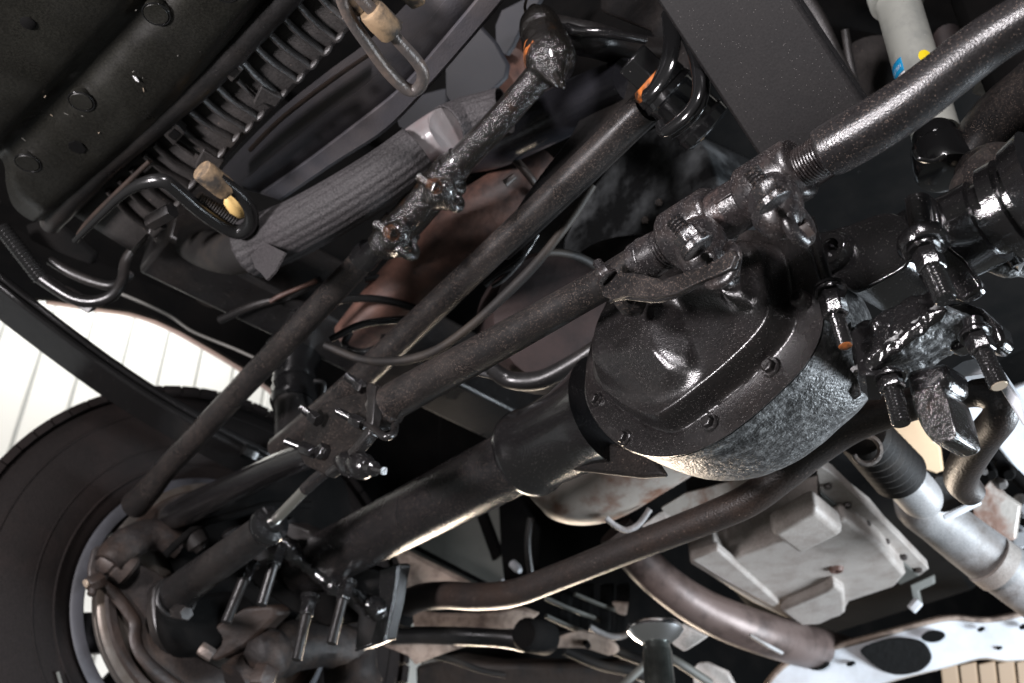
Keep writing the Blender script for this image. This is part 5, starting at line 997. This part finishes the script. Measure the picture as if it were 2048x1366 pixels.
fc = bpy.data.curves.new('lettering', 'FONT'); fc.body = 'BILSTEIN'; fc.size = 1.0; fc.resolution_u = 2
fo = bpy.data.objects.new('lettering', fc); COL.objects.link(fo)
dg = bpy.context.evaluated_depsgraph_get(); tm = bpy.data.meshes.new_from_object(fo.evaluated_get(dg)); bpy.data.objects.remove(fo)
wv = max(v.co.x for v in tm.vertices); hv = max(v.co.y for v in tm.vertices)
tv = []
for v in tm.vertices:
    u = v.co.x/wv; q_ = v.co.y/hv
    tv.append(cyl(a3-0.80+0.76*u, h2+0.0135-0.006*q_, Rk*1.016))
o = obj('lettering', (tv, [tuple(p.vertices) for p in tm.polygons]), 'label_white', sk)
# lower eye with bushing
le = obj('lower_eye', lathe(PD(1866, 262, 1.14), PD(1896, 352, 1.10), [(0, 34*kk), (0.1, 40*kk), (0.3, 41*kk), (0.34, 36*kk), (0.4, 50*kk), (0.85, 54*kk), (0.95, 50*kk), (1, 30*kk)], 32), 'gloss_black', sk)
obj('eye_clip', tubepx([(1828, 300, 5, 1.06), (1838, 318, 5, 1.06), (1866, 322, 5, 1.05), (1890, 312, 5, 1.05)], None, 8), 'tube_black', le)
rk = thing('right_knuckle', 'big dusty black axle end casting at the right edge', 'knuckle', PD(2000, 360, 1.05))
obj('casting', tubepx([(1925, 330, 20, 1.06), (1950, 340, 60, 1.06), (1990, 370, 95, 1.04), (2040, 400, 120, 1.02), (2110, 430, 130, 1.0)], None, 36), 'dusty_black', rk, rough=0.003, rscale=20)
obj('arm', tubepx([(1930, 330, 40, 1.10), (1975, 260, 50, 1.12), (2040, 200, 56, 1.14), (2110, 150, 60, 1.16)], None, 26), 'dusty_black', rk, rough=0.002, rscale=25)
obj('knob', lathepx((2044, 430, 0.99), (2030, 442, 0.93), [(0, 40), (0.4, 38), (0.8, 28), (1, 6)], ('d', 0.97), 28), 'dusty_tube', rk)
obj('rib', tubepx([(1965, 410, 12, 1.0), (1998, 470, 14, 0.98), (2035, 530, 13, 0.97)], None, 14), 'wet_black', rk)
obj('lower_crust', tubepx([(1975, 528, 16, 1.02), (2010, 540, 16, 1.02), (2060, 536, 18, 1.02)], None, 14), 'mud_cast', rk, rough=0.003, rscale=60)
# dim parts behind the shock
hb = thing('coil_tower', 'dim dark brackets and round housing beside the shock absorber', 'bracket', PD(1740, 180, 1.6))
obj('drum', lathepx((1735, 60, 1.7), (1745, 240, 1.55), [(0, 60), (0.2, 70), (0.6, 66), (1, 40)], ('d', 1.6), 28), 'fin_plastic', hb)
obj('rib', tubepx([(1690, 60, 8, 1.5), (1700, 120, 8, 1.5), (1716, 190, 8, 1.5), (1728, 240, 8, 1.5)], None, 10), 'fin_plastic', hb)
obj('stay', tubepx([(1600, -20, 16, 1.45), (1640, 40, 14, 1.45), (1672, 110, 14, 1.45), (1700, 170, 16, 1.45)], None, 12), 'fin_plastic', hb)
for x, y in ((1622, 80), (1662, 140)):
    obj('bolt', lathepx((x-8, y+4, 1.4), (x+6, y-2, 1.36), [(0, 6), (0.7, 7), (1, 4)], ('d', 1.38), 12), 'tube_metal', hb)
rr_ = thing('hose_bundle', 'dim brown and grey hoses at the top right corner', 'hose', PD(1920, 80, 1.6))
obj('hose', tubepx([(1880, -20, 26, 1.6), (1890, 60, 28, 1.6), (1905, 120, 28, 1.6), (1910, 180, 26, 1.6)], None, 16), 'rust_red', rr_)
obj('hose', tubepx([(1930, -30, 20, 1.7), (1950, 40, 20, 1.7), (1940, 110, 20, 1.7)], None, 16), 'grey_panel', rr_)
obj('pale_joint', tubepx([(1955, 170, 18, 1.4), (1985, 182, 18, 1.4), (2000, 200, 16, 1.4)], None, 14), 'grey_panel', rr_)
tag(obj('rear_mass', prism([(-0.28, 0.95, 1.62), (0.2, 0.95, 1.62), (0.2, 1.4, 1.70), (-0.28, 1.4, 1.70)], (0, 0, 0.4)), 'shade_black', bevel=0.02), 'black structure in shadow behind the right axle end', 'bracket')
for o in SC.objects:
    if '_o' in o: del o['_o']
